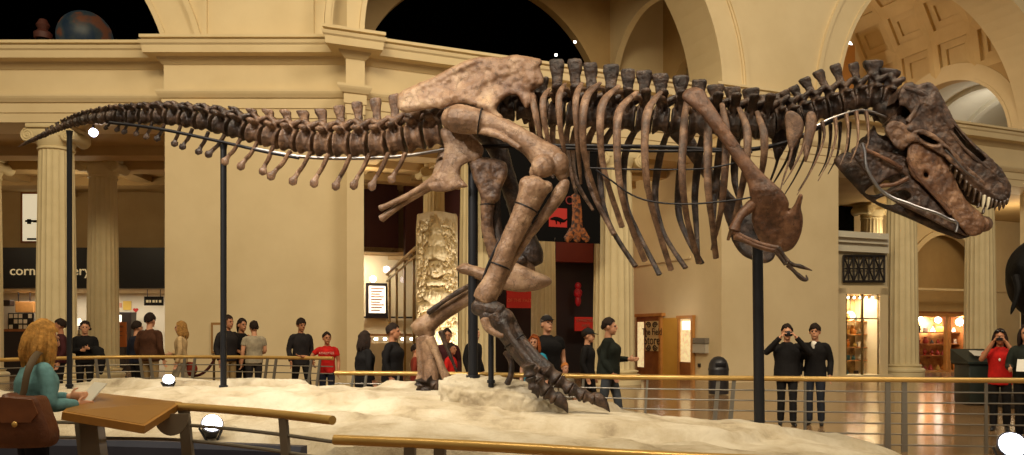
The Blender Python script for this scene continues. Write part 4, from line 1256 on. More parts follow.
# slanted reading panel at the left front rail
wood_panel = mat('panel_wood', (146, 100, 40), .45, rgb2=(168, 120, 54), scale=3)
panel_face = mat('panel_face', (132, 92, 40), .35, rgb2=(150, 108, 50), scale=2)
t = thing('reading_panel', 'slanted brown reading panel on the left front rail beside the blonde woman', 'information panel', (-2.8, 5.8, 0))
c4 = [P(62, 412, 5.55), P(145, 426, 5.45), P(182, 402, 6.05), P(86, 391.5, 6.45)]
nr = (c4[1]-c4[0]).cross(c4[3]-c4[0]).normalized()
m = MB(); m.add([p for p in c4] + [p - nr*.055 for p in c4], [(0,1,2,3),(7,6,5,4),(0,4,5,1),(1,5,6,2),(2,6,7,3),(3,7,4,0)])
m.build('tray', wood_panel, t, smooth=False)
cc = sum(c4, Vector())/4
m = MB(); q4 = [cc + (p-cc)*.93 + nr*.004 for p in c4]
m.add(q4 + [p - nr*.01 for p in q4], [(0,1,2,3),(7,6,5,4),(0,4,5,1),(1,5,6,2),(2,6,7,3),(3,7,4,0)]); m.build('face', panel_face, t, smooth=False)
m = MB()
for px in (171,):
    c = P(px, 414, 5.85); ring = []
    for k in range(17):
        a = math.pi*k/16; ring.append(c + Vector((-.13*math.cos(a), 0, -.16*math.sin(a))))
    vs = ring + [p + Vector((0, .03, 0)) for p in ring]; n = len(ring)
    m.add(vs, [tuple(range(n)), tuple(range(2*n-1, n-1, -1))] + [(i, (i+1) % n, n+(i+1) % n, n+i) for i in range(n)])
m.build('bracket', rail_dk, t, smooth=False)
m = MB(); c = P(92, 418, 5.9)
m.add([c + Vector(v) for v in ((-.07,-.05,0),(.06,-.05,0),(.06,.05,0),(-.07,.05,0))] + [Vector((c.x + v[0], c.y + v[1], 0)) for v in ((.0,-.06,0),(.16,-.06,0),(.16,.06,0),(.0,.06,0))],
      [(0,1,2,3),(7,6,5,4),(0,4,5,1),(1,5,6,2),(2,6,7,3),(3,7,4,0)])
m.build('leg', rail_dk, t, smooth=False)

# flood lamps standing on the ground
lamp_glass = mat('lamp_glass', (250, 250, 255), .2, emit=(236, 240, 255), estr=14)
lamp_body = mat('lamp_body', (70, 70, 76), .4, metal=.6)
def flood(px, py, D, r, aim, label, sq=1.0):
    c = P(px, py, D)
    z0 = rock_z(c.x, c.y) if -8.6 < c.x < 4.7 and front_y(c.x) < c.y < back_y(c.x) else 0.0
    t = thing('flood_lamp', label, 'lamp', (c.x, c.y, z0))
    d = (Vector(aim) - c).normalized()
    M_ = Matrix.Translation(c) @ d.to_track_quat('Z', 'Y').to_matrix().to_4x4()
    m = MB(); m.lathe([(r*.55, -r*1.7), (r*.8, -r*1.5), (r*.95, -r*.4), (r*1.08, 0), (r*1.08, .012), (r*.98, .014)], seg=20, mtx=M_); m.build('housing', lamp_body, t)
    m = MB(); m.lathe([(r*.97, .0), (r*.9, .03*sq), (r*.4, .045*sq)], seg=20, mtx=M_); m.build('lens', lamp_glass, t)
    m = MB(); side = d.cross(Vector((0, 0, 1))).normalized()
    g = Vector((c.x, c.y, z0 - .02))
    for s in (-1, 1):
        m.tube([(c + side*s*r*1.15 - d*r*.6, .012), (g + side*s*r*.5 + Vector((0, 0, .02)), .012)], seg=6, sub=1)
    m.tube([(g - side*r*.6, .016), (g + side*r*.6, .016)], seg=6, sub=1)
    m.build('bracket', lamp_body, t)
flood(168.5, 380, 10.6, .075, (-2.5, 7.0, 4.2), 'small bright flood lamp on the far side of the rock, under the tail')
flood(212, 424, 7.6, .095, (-1.4, 5.0, 3.2), 'bright flood lamp on the rock behind the left front rail')
flood(1012, 445, 8.6, .14, (4.2, 4.0, 2.8), 'bright flood lamp at the lower right corner of the photo')
# ------------------------------------------------------------------ things in the aisles
def pbox(mb, px0, px1, y0, y1, D, th=.1, bev=0.0):
    """box facing the hall squarely, front at distance D"""
    a, c = P(px0, y1, D), P(px1, y0, D)
    mb.box((a.x, D, a.z), (c.x, D + th, c.z), bev=bev); return mb
def fd(px, d):
    return u_at(px, d)
def zf(py, u, d):
    return EYE + (HY - py)/FOC*F(u, d, 0).y
def fbox(mb, px0, px1, y0, y1, d, th=.1, ym=None):
    """box parallel to the right facade, front at offset d"""
    u0, u1 = u_at(px0, d), u_at(px1, d)
    um = (u0+u1)/2
    z0, z1 = zf(y1, um, d), zf(y0, um, d)
    mb.prism([(u0, d), (u1, d), (u1, d+th), (u0, d+th)], F, max(0, z0), z1); return mb
sign_black = mat('sign_black', (16, 12, 10), .5)
sign_cream = mat('sign_letters', (232, 214, 176), .5, emit=(232, 206, 150), estr=.35)
wood = mat('shop_wood', (124, 70, 28), .45, rgb2=(146, 88, 38), scale=4)
wood_lt = mat('light_wood', (176, 118, 56), .45, rgb2=(192, 134, 68), scale=4)
glow = mat('lit_display', (236, 214, 166), .4, emit=(255, 222, 160), estr=.7, rgb2=(120, 100, 70), scale=7)
glow_white = mat('lit_white', (250, 246, 232), .4, emit=(255, 240, 214), estr=1.3)
lamp_hot = mat('lamp_hot', (255, 250, 240), .3, emit=(255, 246, 232), estr=14)
lamp_blue = mat('lamp_cool', (244, 244, 255), .3, emit=(226, 226, 255), estr=16)
cream_wall = mat('cream_wall', (222, 202, 160), .7)
dark_counter = mat('dark_counter', (36, 24, 18), .4)
red_sign = mat('red_sign', (160, 30, 18), .5, emit=(170, 24, 12), estr=.18)
red_glow = mat('red_glow', (190, 20, 16), .5, emit=(230, 20, 20), estr=1.3)
glass = bpy.data.materials.new('clear_glass'); glass.use_nodes = True
gb = glass.node_tree.nodes['Principled BSDF']; gb.inputs['Transmission Weight'].default_value = 1.0; gb.inputs['Roughness'].default_value = .02; gb.inputs['IOR'].default_value = 1.05; gb.inputs['Base Color'].default_value = (.95, .95, .92, 1)

# --- cafe in the left aisle
D0 = 30.0
t = thing('cafe_sign', 'long black fascia with cream lettering above the lit cafe', 'sign', (P(80, 288, D0).x, D0, P(80, 288, D0).z))
m = MB(); pbox(m, -60, 185, 247.5, 288, D0, .3); m.build('board', sign_black, t, smooth=False)
for word, pa, pb in (('corner', 9.5, 47.5), ('bakery', 52.5, 89.5)):
    o = lettering(word, .50, sign_cream, frame(P(pa, 271, D0 - .03), (1, 0, 0), (0, 0, 1)), t, extrude=.015, align='LEFT')
    xs_ = [v.co.x for v in o.data.vertices]; kx = (P(pb, 0, D0).x - P(pa, 0, D0).x)/(max(xs_) - min(xs_)); xm = min(xs_)
    for v in o.data.vertices: v.co.x = xm + (v.co.x - xm)*kx
m = MB(); m.box((-26, 33.5, 0), (-8, 33.8, 5)); struct(m.build('wall_cafe_back', mat('cafe_white', (226, 214, 186), .7), smooth=False))
m = MB(); m.box((-26, 30.3, 3.2), (-8, 33.6, 3.4)); struct(m.build('ceiling_cafe', cream_wall, smooth=False))
m = MB(); m.box((-26, 31.3, 4.4), (-4, 31.5, 7.1)); struct(m.build('wall_left_fascia', plaster_dim, smooth=False))
lamp('cafe_light', 'AREA', (-17.5, 32.0, 3.15), (-17.5, 32.0, 0), 95, WARM2, 5, 1.2)
lamp('cafe_light', 'AREA', (-14.0, 31.6, 3.15), (-14, 31.6, 0), 60, WARM2, 2.5, 1.2)
lamp('aisle_light', 'POINT', (-14.5, 26.5, 5.5), None, 70, WARM, .4)
lamp('aisle_light', 'POINT', (-19.5, 26.5, 5.5), None, 60, WARM, .4)
t = thing('cafe_counter', 'dark cafe counter left of the front column', 'counter', (P(15, 347, 29).x, 29, 0))
m = MB(); pbox(m, -30, 38, 331, 376, 29, .7); m.build('body', dark_counter, t, smooth=False)
m = MB(); pbox(m, -31, 39, 329, 331.5, 28.95, .8); m.build('top', wood, t, smooth=False)
poster = mat('poster_blocks', (30, 22, 18), .5)
t = thing('menu_board', 'dark menu board with small pale pictures above the cafe counter', 'board', tuple(P(20, 330, 32.5)))
m = MB(); pbox(m, 8, 33, 313, 331, 33.42, .09); m.build('board', poster, t, smooth=False)
m = MB()
for i in range(5):
    for j in range(3):
        if (i*3 + j*5) % 4 != 1: pbox(m, 9 + i*4.8, 12.4 + i*4.8, 314 + j*5.4, 318 + j*5.4, 33.40, .03)
m.build('pictures', cream_wall, t, smooth=False)
t = thing('hanging_sign', 'tan hanging box sign above the cafe menu board', 'sign', tuple(P(24, 312, 32.4)))
m = MB(); pbox(m, 15, 33, 301.5, 312.5, 32.2, .4, .02); m.build('box', wood_lt, t, smooth=False)
for x in (18, 29.5): pbox(MB(), x, x + .6, 289, 302, 32.35, .03).build('rod', steel_dark, t, smooth=False)
tag(pbox(MB(), -12, 10, 300, 306, 31.8, .3, .02).build('shelf_unit', dark_counter, smooth=False), 'dark shelf at the far left of the cafe', 'shelf')
t = thing('lamp', 'small table lamp glowing between the two cafe columns', 'lamp', tuple(P(79, 330, 31)))
m = MB(); c = P(79, 322, 31); m.lathe([(.16, -.14), (.05, .14)], c=c, seg=14); m.build('shade', glow_white, t)
m = MB(); m.lathe([(.09, -.5), (.02, -.46), (.02, -.1)], c=c, seg=10); m.build('base', dark_counter, t)
tag(pbox(MB(), 72, 90, 330, 376, 31, .5).build('side_counter', cream_wall, smooth=False), 'pale counter between the two cafe columns', 'counter')
t = thing('standing_sign', 'orange standing sign beside the smaller cafe column', 'sign', (P(118, 346, 27).x, 27, 0))
orange = mat('orange_board', (190, 106, 36), .5, rgb2=(176, 92, 30), scale=5)
m = MB(); pbox(m, 109.5, 126, 322, 347, 27, .06); m.build('board', orange, t, smooth=False)
m = MB(); pbox(m, 113, 123, 325.5, 327.5, 26.98, .02); pbox(m, 114, 122, 331, 332, 26.98, .02); pbox(m, 114, 122, 335, 336, 26.98, .02); m.build('print', wood, t, smooth=False)
m = MB()
for x in (111, 124.5): pbox(m, x, x+1, 347, 378, 27.02, .05)
m.build('leg', dark_counter, t, smooth=False)
t = thing('drink_machine', 'white drinks machine with dark front behind the orange sign', 'machine', (P(120, 345, 32.6).x, 32.6, 0))
m = MB(); pbox(m, 112, 131, 312, 370.6, 32.6, .5, .03); m.build('body', dark_counter, t, smooth=False)
m = MB(); pbox(m, 113.5, 121, 315, 322, 32.55, .4, .03); m.build('jug', glow_white, t, smooth=False)
tag(pbox(MB(), 123, 131, 301, 310, 33.46, .05).build('notice', mat('yellow_paper', (226, 186, 76), .6)), 'yellow notice on the cafe wall', 'notice')
tag(pbox(MB(), 113, 121.5, 303, 307.5, 33.46, .05).build('notice', mat('pink_paper', (214, 150, 120), .6)), 'pale pink notice left of the yellow one', 'notice')
m = MB(); c = P(135.5, 310, 33.47)
hp = [(16*math.sin(a)**3/16*.11, (13*math.cos(a) - 5*math.cos(2*a) - 2*math.cos(3*a) - math.cos(4*a))/16*.10) for a in [2*math.pi*k/24 for k in range(24)]]
m.prism(hp, lambda p, q, tt: Vector((c.x + p, c.y + tt, c.z + q)), 0, .03)
tag(m.build('heart_sticker', mat('red_paper', (196, 40, 26), .6)), 'small red heart on the cafe wall', 'sticker')
t = thing('hanging_sign', 'small black hanging sign above the customers at the cafe', 'sign', tuple(P(153, 305, 30.5)))
m = MB(); pbox(m, 144, 163, 296.5, 305.5, 30.5, .06); m.build('board', sign_black, t, smooth=False)
m = MB()
for k, w_ in enumerate((3, 2, 2.6, 2, 3)): pbox(m, 146 + k*3.2, 146 + k*3.2 + w_*.8, 300, 302.5, 30.47, .02)
m.build('print', sign_cream, t, smooth=False)
for x in (147, 160): pbox(MB(), x, x+.5, 286, 297.5, 30.52, .03).build('rod', steel_dark, t, smooth=False)
t = thing('wall_picture', 'lit white picture in a wooden frame on the upper wall, left of the front column', 'picture', tuple(P(31, 242, 30.9)))
m = MB(); pbox(m, 20.5, 42, 192, 243, 31.24, .07); m.build('frame', wood, t, smooth=False)
m = MB(); pbox(m, 22.5, 41, 194, 241, 31.22, .05); m.build('print', mat('lit_print', (240, 232, 208), .5, emit=(250, 236, 200), estr=.55), t, smooth=False)
m = MB(); pbox(m, 25, 40, 220, 222, 31.20, .03); pbox(m, 27, 31, 219, 224, 31.20, .03); pbox(m, 33, 39, 221, 222.5, 31.20, .03); pbox(m, 27, 36, 238, 240, 31.20, .03); m.build('drawing', sign_black, t, smooth=False)
def ceil_lamp(c, r, label, mm=lamp_hot, aim=(0, 0, 0)):
    t = thing('spotlight', label, 'lamp', tuple(c))
    d = (Vector(aim) - c).normalized(); M_ = Matrix.Translation(c) @ d.to_track_quat('Z', 'Y').to_matrix().to_4x4()
    m = MB(); m.lathe([(r*.5, -r*2), (r*.9, -r*1.4), (r*1.05, 0)], seg=16, mtx=M_); m.build('can', lamp_body, t)
    m = MB(); m.lathe([(r, 0), (r*.9, r*.2), (r*.3, r*.3)], seg=16, mtx=M_); m.build('bulb', mm, t)
    return t
t = ceil_lamp(P(93.5, 132.5, 21.2), .11, 'bright bluish spotlight under the beam beside the tail', lamp_blue)
m = MB(); c = P(93.5, 132.5, 21.25); m.bar(c, Vector((c.x, c.y, 7.08)), .03); m.build('stem', lamp_body, t)

# --- the middle aisle
def dz(py, D): return EYE + (HY-py)/FOC*D
m = MB(); m.prism([(-3.5, 10.6), (5.2, 10.6), (5.2, 10.8), (-3.5, 10.8)], F, 0, 4.6); struct(m.build('wall_shop_cream', cream_wall, smooth=False))
m = MB(); m.prism([(-3.5, 9), (5.2, 9), (5.2, 10.7), (-3.5, 10.7)], F, 4.55, 4.7); struct(m.build('ceiling_shop', plaster_dim, smooth=False))
lamp('shop_light', 'AREA', tuple(F(2.2, 9.6, 4.5)), tuple(F(2.6, 10.3, 1.5)), 190, WARM2, 2.5, .6)
lamp('aisle_light', 'POINT', tuple(F(2.0, 5.2, 6.2)), None, 40, WARM, .3)
lamp('aisle_light', 'POINT', tuple(F(9.6, 4.8, 6.0)), None, 55, WARM, .3)
t = thing('lit_text_panel', 'lit text panel on the cream wall below the tail base', 'panel', tuple(F(u_at(377, 10.5), 10.5, 2)))
m = MB(); fbox(m, 366, 388, 283, 318, 10.5, .08); m.build('frame', dark_counter, t, smooth=False)
m = MB(); fbox(m, 369, 385.5, 286, 313, 10.46, .05); m.build('text_sheet', glow_white, t, smooth=False)
m = MB()
for k in range(9): fbox(m, 371, 384 - (k % 3)*2, 288 + k*2.7, 289.2 + k*2.7, 10.44, .03)
m.build('print', wood, t, smooth=False)
tag(fbox(MB(), 358, 420, 316.5, 318.2, 10.4, .12).build('wall_shelf', dark_counter, smooth=False), 'thin dark shelf line along the cream wall under the text panel', 'shelf')
t = thing('display_counter', 'long display counter with small lights behind the people left of the far foot', 'counter', tuple(F(u_at(385, 8.5), 8.5, 0)))
m = MB(); fbox(m, 352, 420, 343, 379, 8.5, .7); m.build('body', cream_wall, t, smooth=False)
m = MB(); fbox(m, 352, 420, 334, 336, 8.5, .7); m.build('lid', wood_lt, t, smooth=False)
for k in range(7):
    c = F(u_at(358 + k*9, 8.7), 8.7, zf(339, u_at(358 + k*9, 8.7), 8.7)); mb = MB(); mb.ball(c, (.07, .05, .05), 8, 6); mb.build('light', lamp_hot, t)
for (px, py) in ((373, 279), (386.5, 269.5)):
    ceil_lamp(F(u_at(px, 8.0), 8.0, zf(py, u_at(px, 8.0), 8.0)), .11, 'cool spotlight above the lit text panel, %s' % ('lower left of the pair' if px < 380 else 'upper right of the pair'), lamp_blue)
t = thing('glass_case', 'tall glass case with golden frame left of the carved slab', 'display case', tuple(F(u_at(400, 6), 6, 0)))
m = MB()
for (px, py0, d) in ((389, 275, 8.0), (396, 268, 7.2), (404, 260, 6.4), (413, 251, 5.6)):
    fbox(m, px, px+2.2, py0, 374, d, .08)
m.build('frame', mat('gold_frame', (150, 116, 62), .4, metal=.5), t, smooth=False)
m = MB(); A = [F(u_at(387, 8.1), 8.1, zf(274, u_at(387, 8.1), 8.1)), F(u_at(416, 5.4), 5.4, zf(248, u_at(416, 5.4), 5.4))]
m.tube([(A[0], .07), (A[1], .07)], seg=6, sub=1); m.tube([(A[0] - Vector((0,0,.25)), .04), (A[1] - Vector((0,0,.25)), .04)], seg=6, sub=1); m.build('top_beam', cream_wall, t)
m = MB(); m.add([F(u_at(389, 8), 8, 0), F(u_at(414, 5.6), 5.6, 0), A[1], A[0]] , [(0,1,2,3)])
m.v += [p + Vector((.03, .03, 0)) for p in m.v[:4]]; m.f += [(7,6,5,4),(0,4,5,1),(1,5,6,2),(2,6,7,3),(3,7,4,0)]
m.build('pane', glass, t, smooth=False)

# carved stone slab (generic reliefs)
stele_m = mat('carved_stone', (206, 184, 140), .85, rgb2=(230, 212, 172), scale=3, bump=.6, bscale=22)
DS = 25.5
mb = MB(); vs, fs = [], []
NXS, NZS = 96, 260
pl, pr, ytop = 415.5, 457.5, 211
x0, x1 = P(pl, 0, DS).x, P(pr, 0, DS).x
H_ = dz(ytop, DS)
def relief(a, z):
    """a: -1..1 across, z: 0..1 up; carved figure with headdress among curled blocks"""
    h = 0.0
    q = Vector((a*3.2, z*15.0, 1.3))
    cell = noise.voronoi(q)[0]
    h += .10*smooth01((cell[1]-cell[0])*3.0) - .05
    c2 = noise.voronoi(Vector((a*7.0, z*34.0, 4.0)))[0]
    h += .07*smooth01((c2[1]-c2[0])*3.0) - .035 + .03*noise.noise(Vector((a*9, z*40, 0)))
    def blob(ca, cz, ra, rz, hh):
        e = ((a-ca)/ra)**2 + ((z-cz)/rz)**2
        return hh*math.sqrt(max(0, 1-e))
    f = max(blob(0, .66, .34, .055, .26), blob(0, .75, .55, .05, .20), blob(0, .82, .42, .05, .18), blob(0, .88, .28, .05, .14), blob(0, .58, .5, .02, .16),
            blob(0, .50, .62, .05, .18), blob(-.5, .44, .42, .028, .16), blob(.5, .44, .42, .028, .16), blob(0, .38, .40, .06, .16), blob(0, .26, .45, .05, .15), blob(-.3, .12, .2, .1, .14), blob(.3, .12, .2, .1, .14))
    for (ea, ez) in ((-.13, .675), (.13, .675)): f -= blob(ea, ez, .08, .010, .10)
    f -= blob(0, .636, .14, .007, .08); f += blob(0, .657, .055, .022, .05)
    for bz in (.708, .60, .555, .405, .33): f -= .05 if abs(z-bz) < .006 and abs(a) < .6 else 0
    fade = smooth01((.97 - z)*14)
    return (max(f, 0)*.9 + h*(.25 if f > .02 else 1.0))*fade*.75
for i in range(NXS + 1):
    for j in range(NZS + 1):
        a, z = -1 + 2*i/NXS, j/NZS
        edge = smooth01((1-abs(a))*9)
        tp = H_*(z*(1 - .015*(1-math.cos(a*2))) )
        w_ = 1.0 + .02*noise.noise(Vector((0, z*6, 2)))
        vs.append(Vector(((x0+x1)/2 + (x1-x0)/2*a*w_*(1 - .05*smooth01((z-.9)*10)), DS + .10*(1-edge) - relief(a, z)*edge*1.6, tp)))
W_ = NZS + 1
for i in range(NXS):
    for j in range(NZS): fs.append((i*W_+j, (i+1)*W_+j, (i+1)*W_+j+1, i*W_+j+1))
mb.add(vs, fs)
mb.box((x0 + .03, DS + .12, 0), (x1 - .03, DS + .6, H_ - .06), bev=.05)
tag(mb.build('carved_slab', stele_m, angle=60), 'tall pale carved stone slab with a figure and headdress, behind the far leg', 'carved stone')
lamp('slab_light', 'SPOT', (P(436, 0, 25).x + .9, 23.9, .25), (P(436, 0, DS).x, DS, 3.4), 650, WARM2, .12, angle=95)

# exhibit entrance
m = MB(); m.prism([(5.2, 8.05), (U_B, 8.05), (U_B, 8.25), (5.2, 8.25)], F, 0, 4.4); struct(m.build('wall_exhibit', darkred, smooth=False))
m = MB(); fbox(m, 556, 593, 240, 262, 7.6, .25); struct(m.build('wall_exhibit_lintel', mat('red_brown', (108, 34, 22), .6), smooth=False))
t = thing('red_sign', 'red sign with small pale lettering behind the near shin', 'sign', tuple(F(u_at(520, 7.2), 7.2, 1.8)))
m = MB(); fbox(m, 507, 531.5, 290, 308, 7.2, .06); m.build('board', red_sign, t, smooth=False)
uu = u_at(519.5, 7.17); lettering('OF THE PAST', .17, mat('faded_letters', (216, 112, 80), .6), frame(F(uu, 7.17, zf(300.5, uu, 7.17)), (UX, UY, 0), (0, 0, 1)), t, extrude=.008)
t = thing('red_sign', 'red sign with pale lettering beside the broad column, behind the walking man', 'sign', tuple(F(u_at(584, 7.2), 7.2, 1.5)))
m = MB(); fbox(m, 575, 593, 317, 331, 7.2, .06); m.build('board', red_sign, t, smooth=False)
for k, (x, wd) in enumerate(((320.5, 11), (325.5, 6))):
    m = MB(); uu = u_at(586, 7.17)
    lettering(('EXHIBITION', 'HALL')[k], .15, mat('dim_letters', (150, 100, 84), .6), frame(F(uu, 7.17, zf(x, uu, 7.17)), (UX, UY, 0), (0, 0, 1)), t, extrude=.008)
# glowing red mask
m = MB(); uu = u_at(578, 7.4); c = F(uu, 7.4, zf(293, uu, 7.4)); M_ = frame((0, 0, 0), (UX, UY, 0), (0, 0, 1))
m.ball(c, (.17, .20, .14), 14, 10, mtx=M_); m.ball(c + M_ @ Vector((0, .28, 0)), (.13, .14, .11), 12, 8, mtx=M_); m.ball(c + M_ @ Vector((0, -.30, 0)), (.12, .22, .10), 12, 8, mtx=M_)
for (dx, dy_, a_, b__) in ((-.07, .05, .05, .04), (.07, .05, .05, .04), (0, -.03, .03, .07), (0, -.13, .08, .03)):
    m.ball(c + M_ @ Vector((dx, dy_, .12)), (a_, b__, .04), 10, 6, mtx=M_)
tag(m.build('red_mask', mat('mask_red', (110, 16, 20), .5, emit=(190, 16, 26), estr=.1)), 'mask glowing red in the dark exhibit entrance', 'mask')
tag(fbox(MB(), 486.5, 490, 236, 253, 6.0, .06).build('wall_lamp', mat('amber_light', (255, 220, 150), .4, emit=(255, 205, 120), estr=2.0), smooth=False), 'narrow glowing lamp seen between the leg bones', 'lamp')

lamp('mask_light', 'POINT', tuple(F(u_at(568, 6.6), 6.6, zf(300, u_at(568, 6.6), 6.6))), None, 14, (1.0, .08, .06), .2)
# hanging banner
DB = 1.6
t = thing('banner', 'black hanging banner with a clawed foot and a red square behind the knee', 'banner', tuple(F(u_at(560, 1.2), 1.2, 4)))
ban = mat('banner_black', (9, 8, 8), .7, spec=.1)
ub0, ub1 = u_at(482, 0), u_at(600, 0)
m = MB(); m.prism([(ub0, -.02), (ub1, -.02), (ub1, 0), (ub0, 0)], F, zf(242.5, u_at(570, 0), 0), zf(150, u_at(570, 0), 0)); m.build('cloth', ban, t, smooth=False)
m = MB(); m.prism([(ub0 - .1, -.05), (ub1 + .05, -.05), (ub1 + .05, .03), (ub0 - .1, .03)], F, zf(150, u_at(570, 0), 0), zf(148, u_at(570, 0), 0)); m.build('rod', steel_dark, t, smooth=False)
m = MB(); fbox(m, 549, 567, 208, 227, -.03, .012); m.build('red_square', red_sign, t, smooth=False)
m = MB(); M_ = frame((0, 0, 0), (UX, UY, 0), (0, 0, 1))                                       # small animal outline on the square
def fp(px, py): u = u_at(px, -.04); return F(u, -.04, zf(py, u, -.04))
m.tube([(fp(550.5, 219), .02), (fp(555, 218.5), .05), (fp(559, 219.5), .06), (fp(564, 221), .04), (fp(567, 219), .015)], seg=8, sub=3, flat=.3)
for x in (556, 560): m.tube([(fp(x, 220), .025), (fp(x + .6, 224), .015)], seg=6, sub=1)
m.build('animal_shape', ban, t)
uu = u_at(572, -.03); lettering('OF', .34, mat('dull_red', (120, 30, 22), .6), frame(F(uu, -.035, zf(201, uu, -.03)), (UX, UY, 0), (0, 0, 1)), t, extrude=.006)
foot_m = mat('printed_foot', (150, 84, 34), .6, rgb2=(44, 24, 14), scale=9, ramp=(.42, .58))
m = MB(); m.tube([(fp(575.5, 195), .13), (fp(577, 210), .15), (fp(577, 224), .17), (fp(577, 234), .24)], seg=12, sub=4, flat=.12, up=(UX, UY, 0))
for (xa, xb, yb) in ((573, 566, 240), (577, 577, 241), (581, 588, 240)):
    m.tube([(fp(xa, 230), .12), (fp((xa+xb)/2, 236), .12), (fp(xb, yb), .10)], seg=10, sub=3, flat=.2, up=(UX, UY, 0))
m.build('printed_foot', foot_m, t)
m = MB()
for (x, y) in ((565, 241), (577, 242), (589, 241), (555, 240.5)): m.tube([(fp(x, y-2), .06), (fp(x-.5, y), .015)], seg=8, sub=2, flat=.3)
m.build('printed_claws', mat('grey_print', (90, 84, 78), .6), t)

# --- little shop in the side wall
SW = S(U_B - .02)
def d_at(px, off=0.0):
    k = (px-CX)/FOC; u = U_B - off
    return (KX + UX*u - k*(KY + UY*u)) / (k*NY - NX)
def sbox(mb, px0, px1, y0, y1, off=0.0, th=.06, zlo=None):
    """box lying on the side wall of the middle bay, standing out by off"""
    d0, d1 = d_at(px0, off), d_at(px1, off)
    dm = (d0+d1)/2; D = F(U_B - off, dm, 0).y
    z0, z1 = max(0, dz(y1, D)), dz(y0, D)
    mb.prism([(U_B - off, d0), (U_B - off + th, d0), (U_B - off + th, d1), (U_B - off, d1)], F, z0, z1); return mb
t = thing('corner_shop', 'small wooden shop front with a scroll lettered door in the side wall', 'shop front', tuple(F(U_B, 3, 0)))
m = MB(); sbox(m, 636.5, 660, 316, 384, .10, .10); m.build('lettered_door', wood, t, smooth=False)
m = MB(); sbox(m, 634.5, 661.5, 313.5, 316.5, .16, .16); sbox(m, 676, 692, 315.5, 318.5, .14, .14); sbox(m, 677, 679, 318, 384, .12, .1); sbox(m, 690.5, 692.5, 318, 384, .12, .1); sbox(m, 658.5, 660.5, 316, 384, .13, .1); m.build('frame', wood_lt, t, smooth=False)
m = MB(); sbox(m, 637.5, 643.5, 322, 367, .115, .02); m.build('side_pane', glow, t, smooth=False)
m = MB(); sbox(m, 660.5, 677, 318, 384, .05, .05); m.build('lit_opening', mat('golden_lit_opening', (214, 164, 74), .45, rgb2=(204, 152, 62), scale=1), t, smooth=False)  # yellow-lit opening, its inner light painted as a golden panel
m = MB(); sbox(m, 679, 690.5, 319, 362, .06, .03); m.build('lit_window', glow, t, smooth=False)
m = MB(); sbox(m, 682, 690, 321, 330, .09, .03); m.build('bright_notice', glow_white, t, smooth=False)
m = MB(); sbox(m, 678.5, 691, 362, 384, .10, .1); m.build('lower_panel', wood, t, smooth=False)
scroll_m = mat('scroll_cream', (206, 176, 120), .6); ink = mat('ink_brown', (52, 28, 14), .6)
m = MB(); sbox(m, 645.5, 658, 321, 351, .12, .02); m.build('scroll_plate', scroll_m, t, smooth=False)
M_s = lambda px, py: frame(F(U_B - .135, d_at(px, .135), dz(py, F(U_B, d_at(px, .135), 0).y)), (-NX, -NY, 0), (0, 0, 1))
lettering('The Field', .34, ink, M_s(651.8, 332), t, extrude=.004)
lettering('Store', .46, ink, M_s(651.8, 340.5), t, extrude=.004)
for (py, sg) in ((325, 1), (347.5, -1)):
    for s in (-1, 1):
        sp = []
        for k in range(22):
            a = k/21*3.2*math.pi; rr = .16*(1 - .8*k/21); px_ = 651.8 + s*3.1; D = F(U_B, d_at(px_, .13), 0).y
            o = F(U_B - .135, d_at(px_, .13), dz(py, D))
            sp.append((o + Vector((-NX, -NY, 0))*(s*rr*math.cos(a)) + Vector((0, 0, sg*rr*math.sin(a)*.7)), .018))
        MB().tube(sp, seg=5, sub=1).build('scroll_ornament', ink, t)
gm = [mat('goods_gold', (190, 150, 70), .4), mat('goods_red', (150, 40, 26), .5), mat('goods_teal', (60, 110, 106), .5), mat('goods_white', (226, 218, 200), .5), mat('goods_dark', (48, 34, 26), .5), mat('goods_amber', (206, 130, 46), .4)]
lamp('shop_light', 'POINT', tuple(F(U_B - .9, d_at(684), 2.2)), None, 10, WARM2, .15)
t = thing('wall_box', 'grey notice box on the pier beside the little shop', 'box', tuple(F(U_B, d_at(699), 1.2)))
grey_box = mat('grey_box', (176, 168, 150), .5)
m = MB(); sbox(m, 692.5, 705, 344, 353, .14, .14); m.build('body', grey_box, t, smooth=False)
m = MB(); sbox(m, 692.5, 705, 338, 343.5, .16, .16); m.build('header', mat('grey_dark_box', (120, 112, 98), .5), t, smooth=False)
tag(sbox(MB(), 697.5, 699.5, 363.5, 367, .05, .05).build('wall_switch', dark_counter, smooth=False), 'tiny dark switch plate below the grey notice box', 'switch')
t = thing('litter_bin', 'dark dome topped litter bin against the pier', 'bin', (P(718.5, 394, 19.8).x, 19.8, 0))
binm = mat('bin_dark', (30, 28, 30), .4, rgb2=(38, 35, 36), scale=3)
r_ = .245
m = MB(); m.lathe([(r_*.98, .02), (r_, .06), (r_, .62)], seg=28); m.build('body', binm, t, world=False)
m = MB(); m.lathe([(r_*1.04, .60), (r_*1.04, .64), (r_, .66), (r_*.94, .76), (r_*.78, .85), (r_*.5, .92), (r_*.2, .945), (.01, .95)], seg=28); m.build('dome_lid', binm, t, world=False)
m = MB(); m.box((-.13, -r_*1.0, .68), (.13, -r_*.7, .80), bev=.02); m.build('flap', steel_dark, t, world=False)
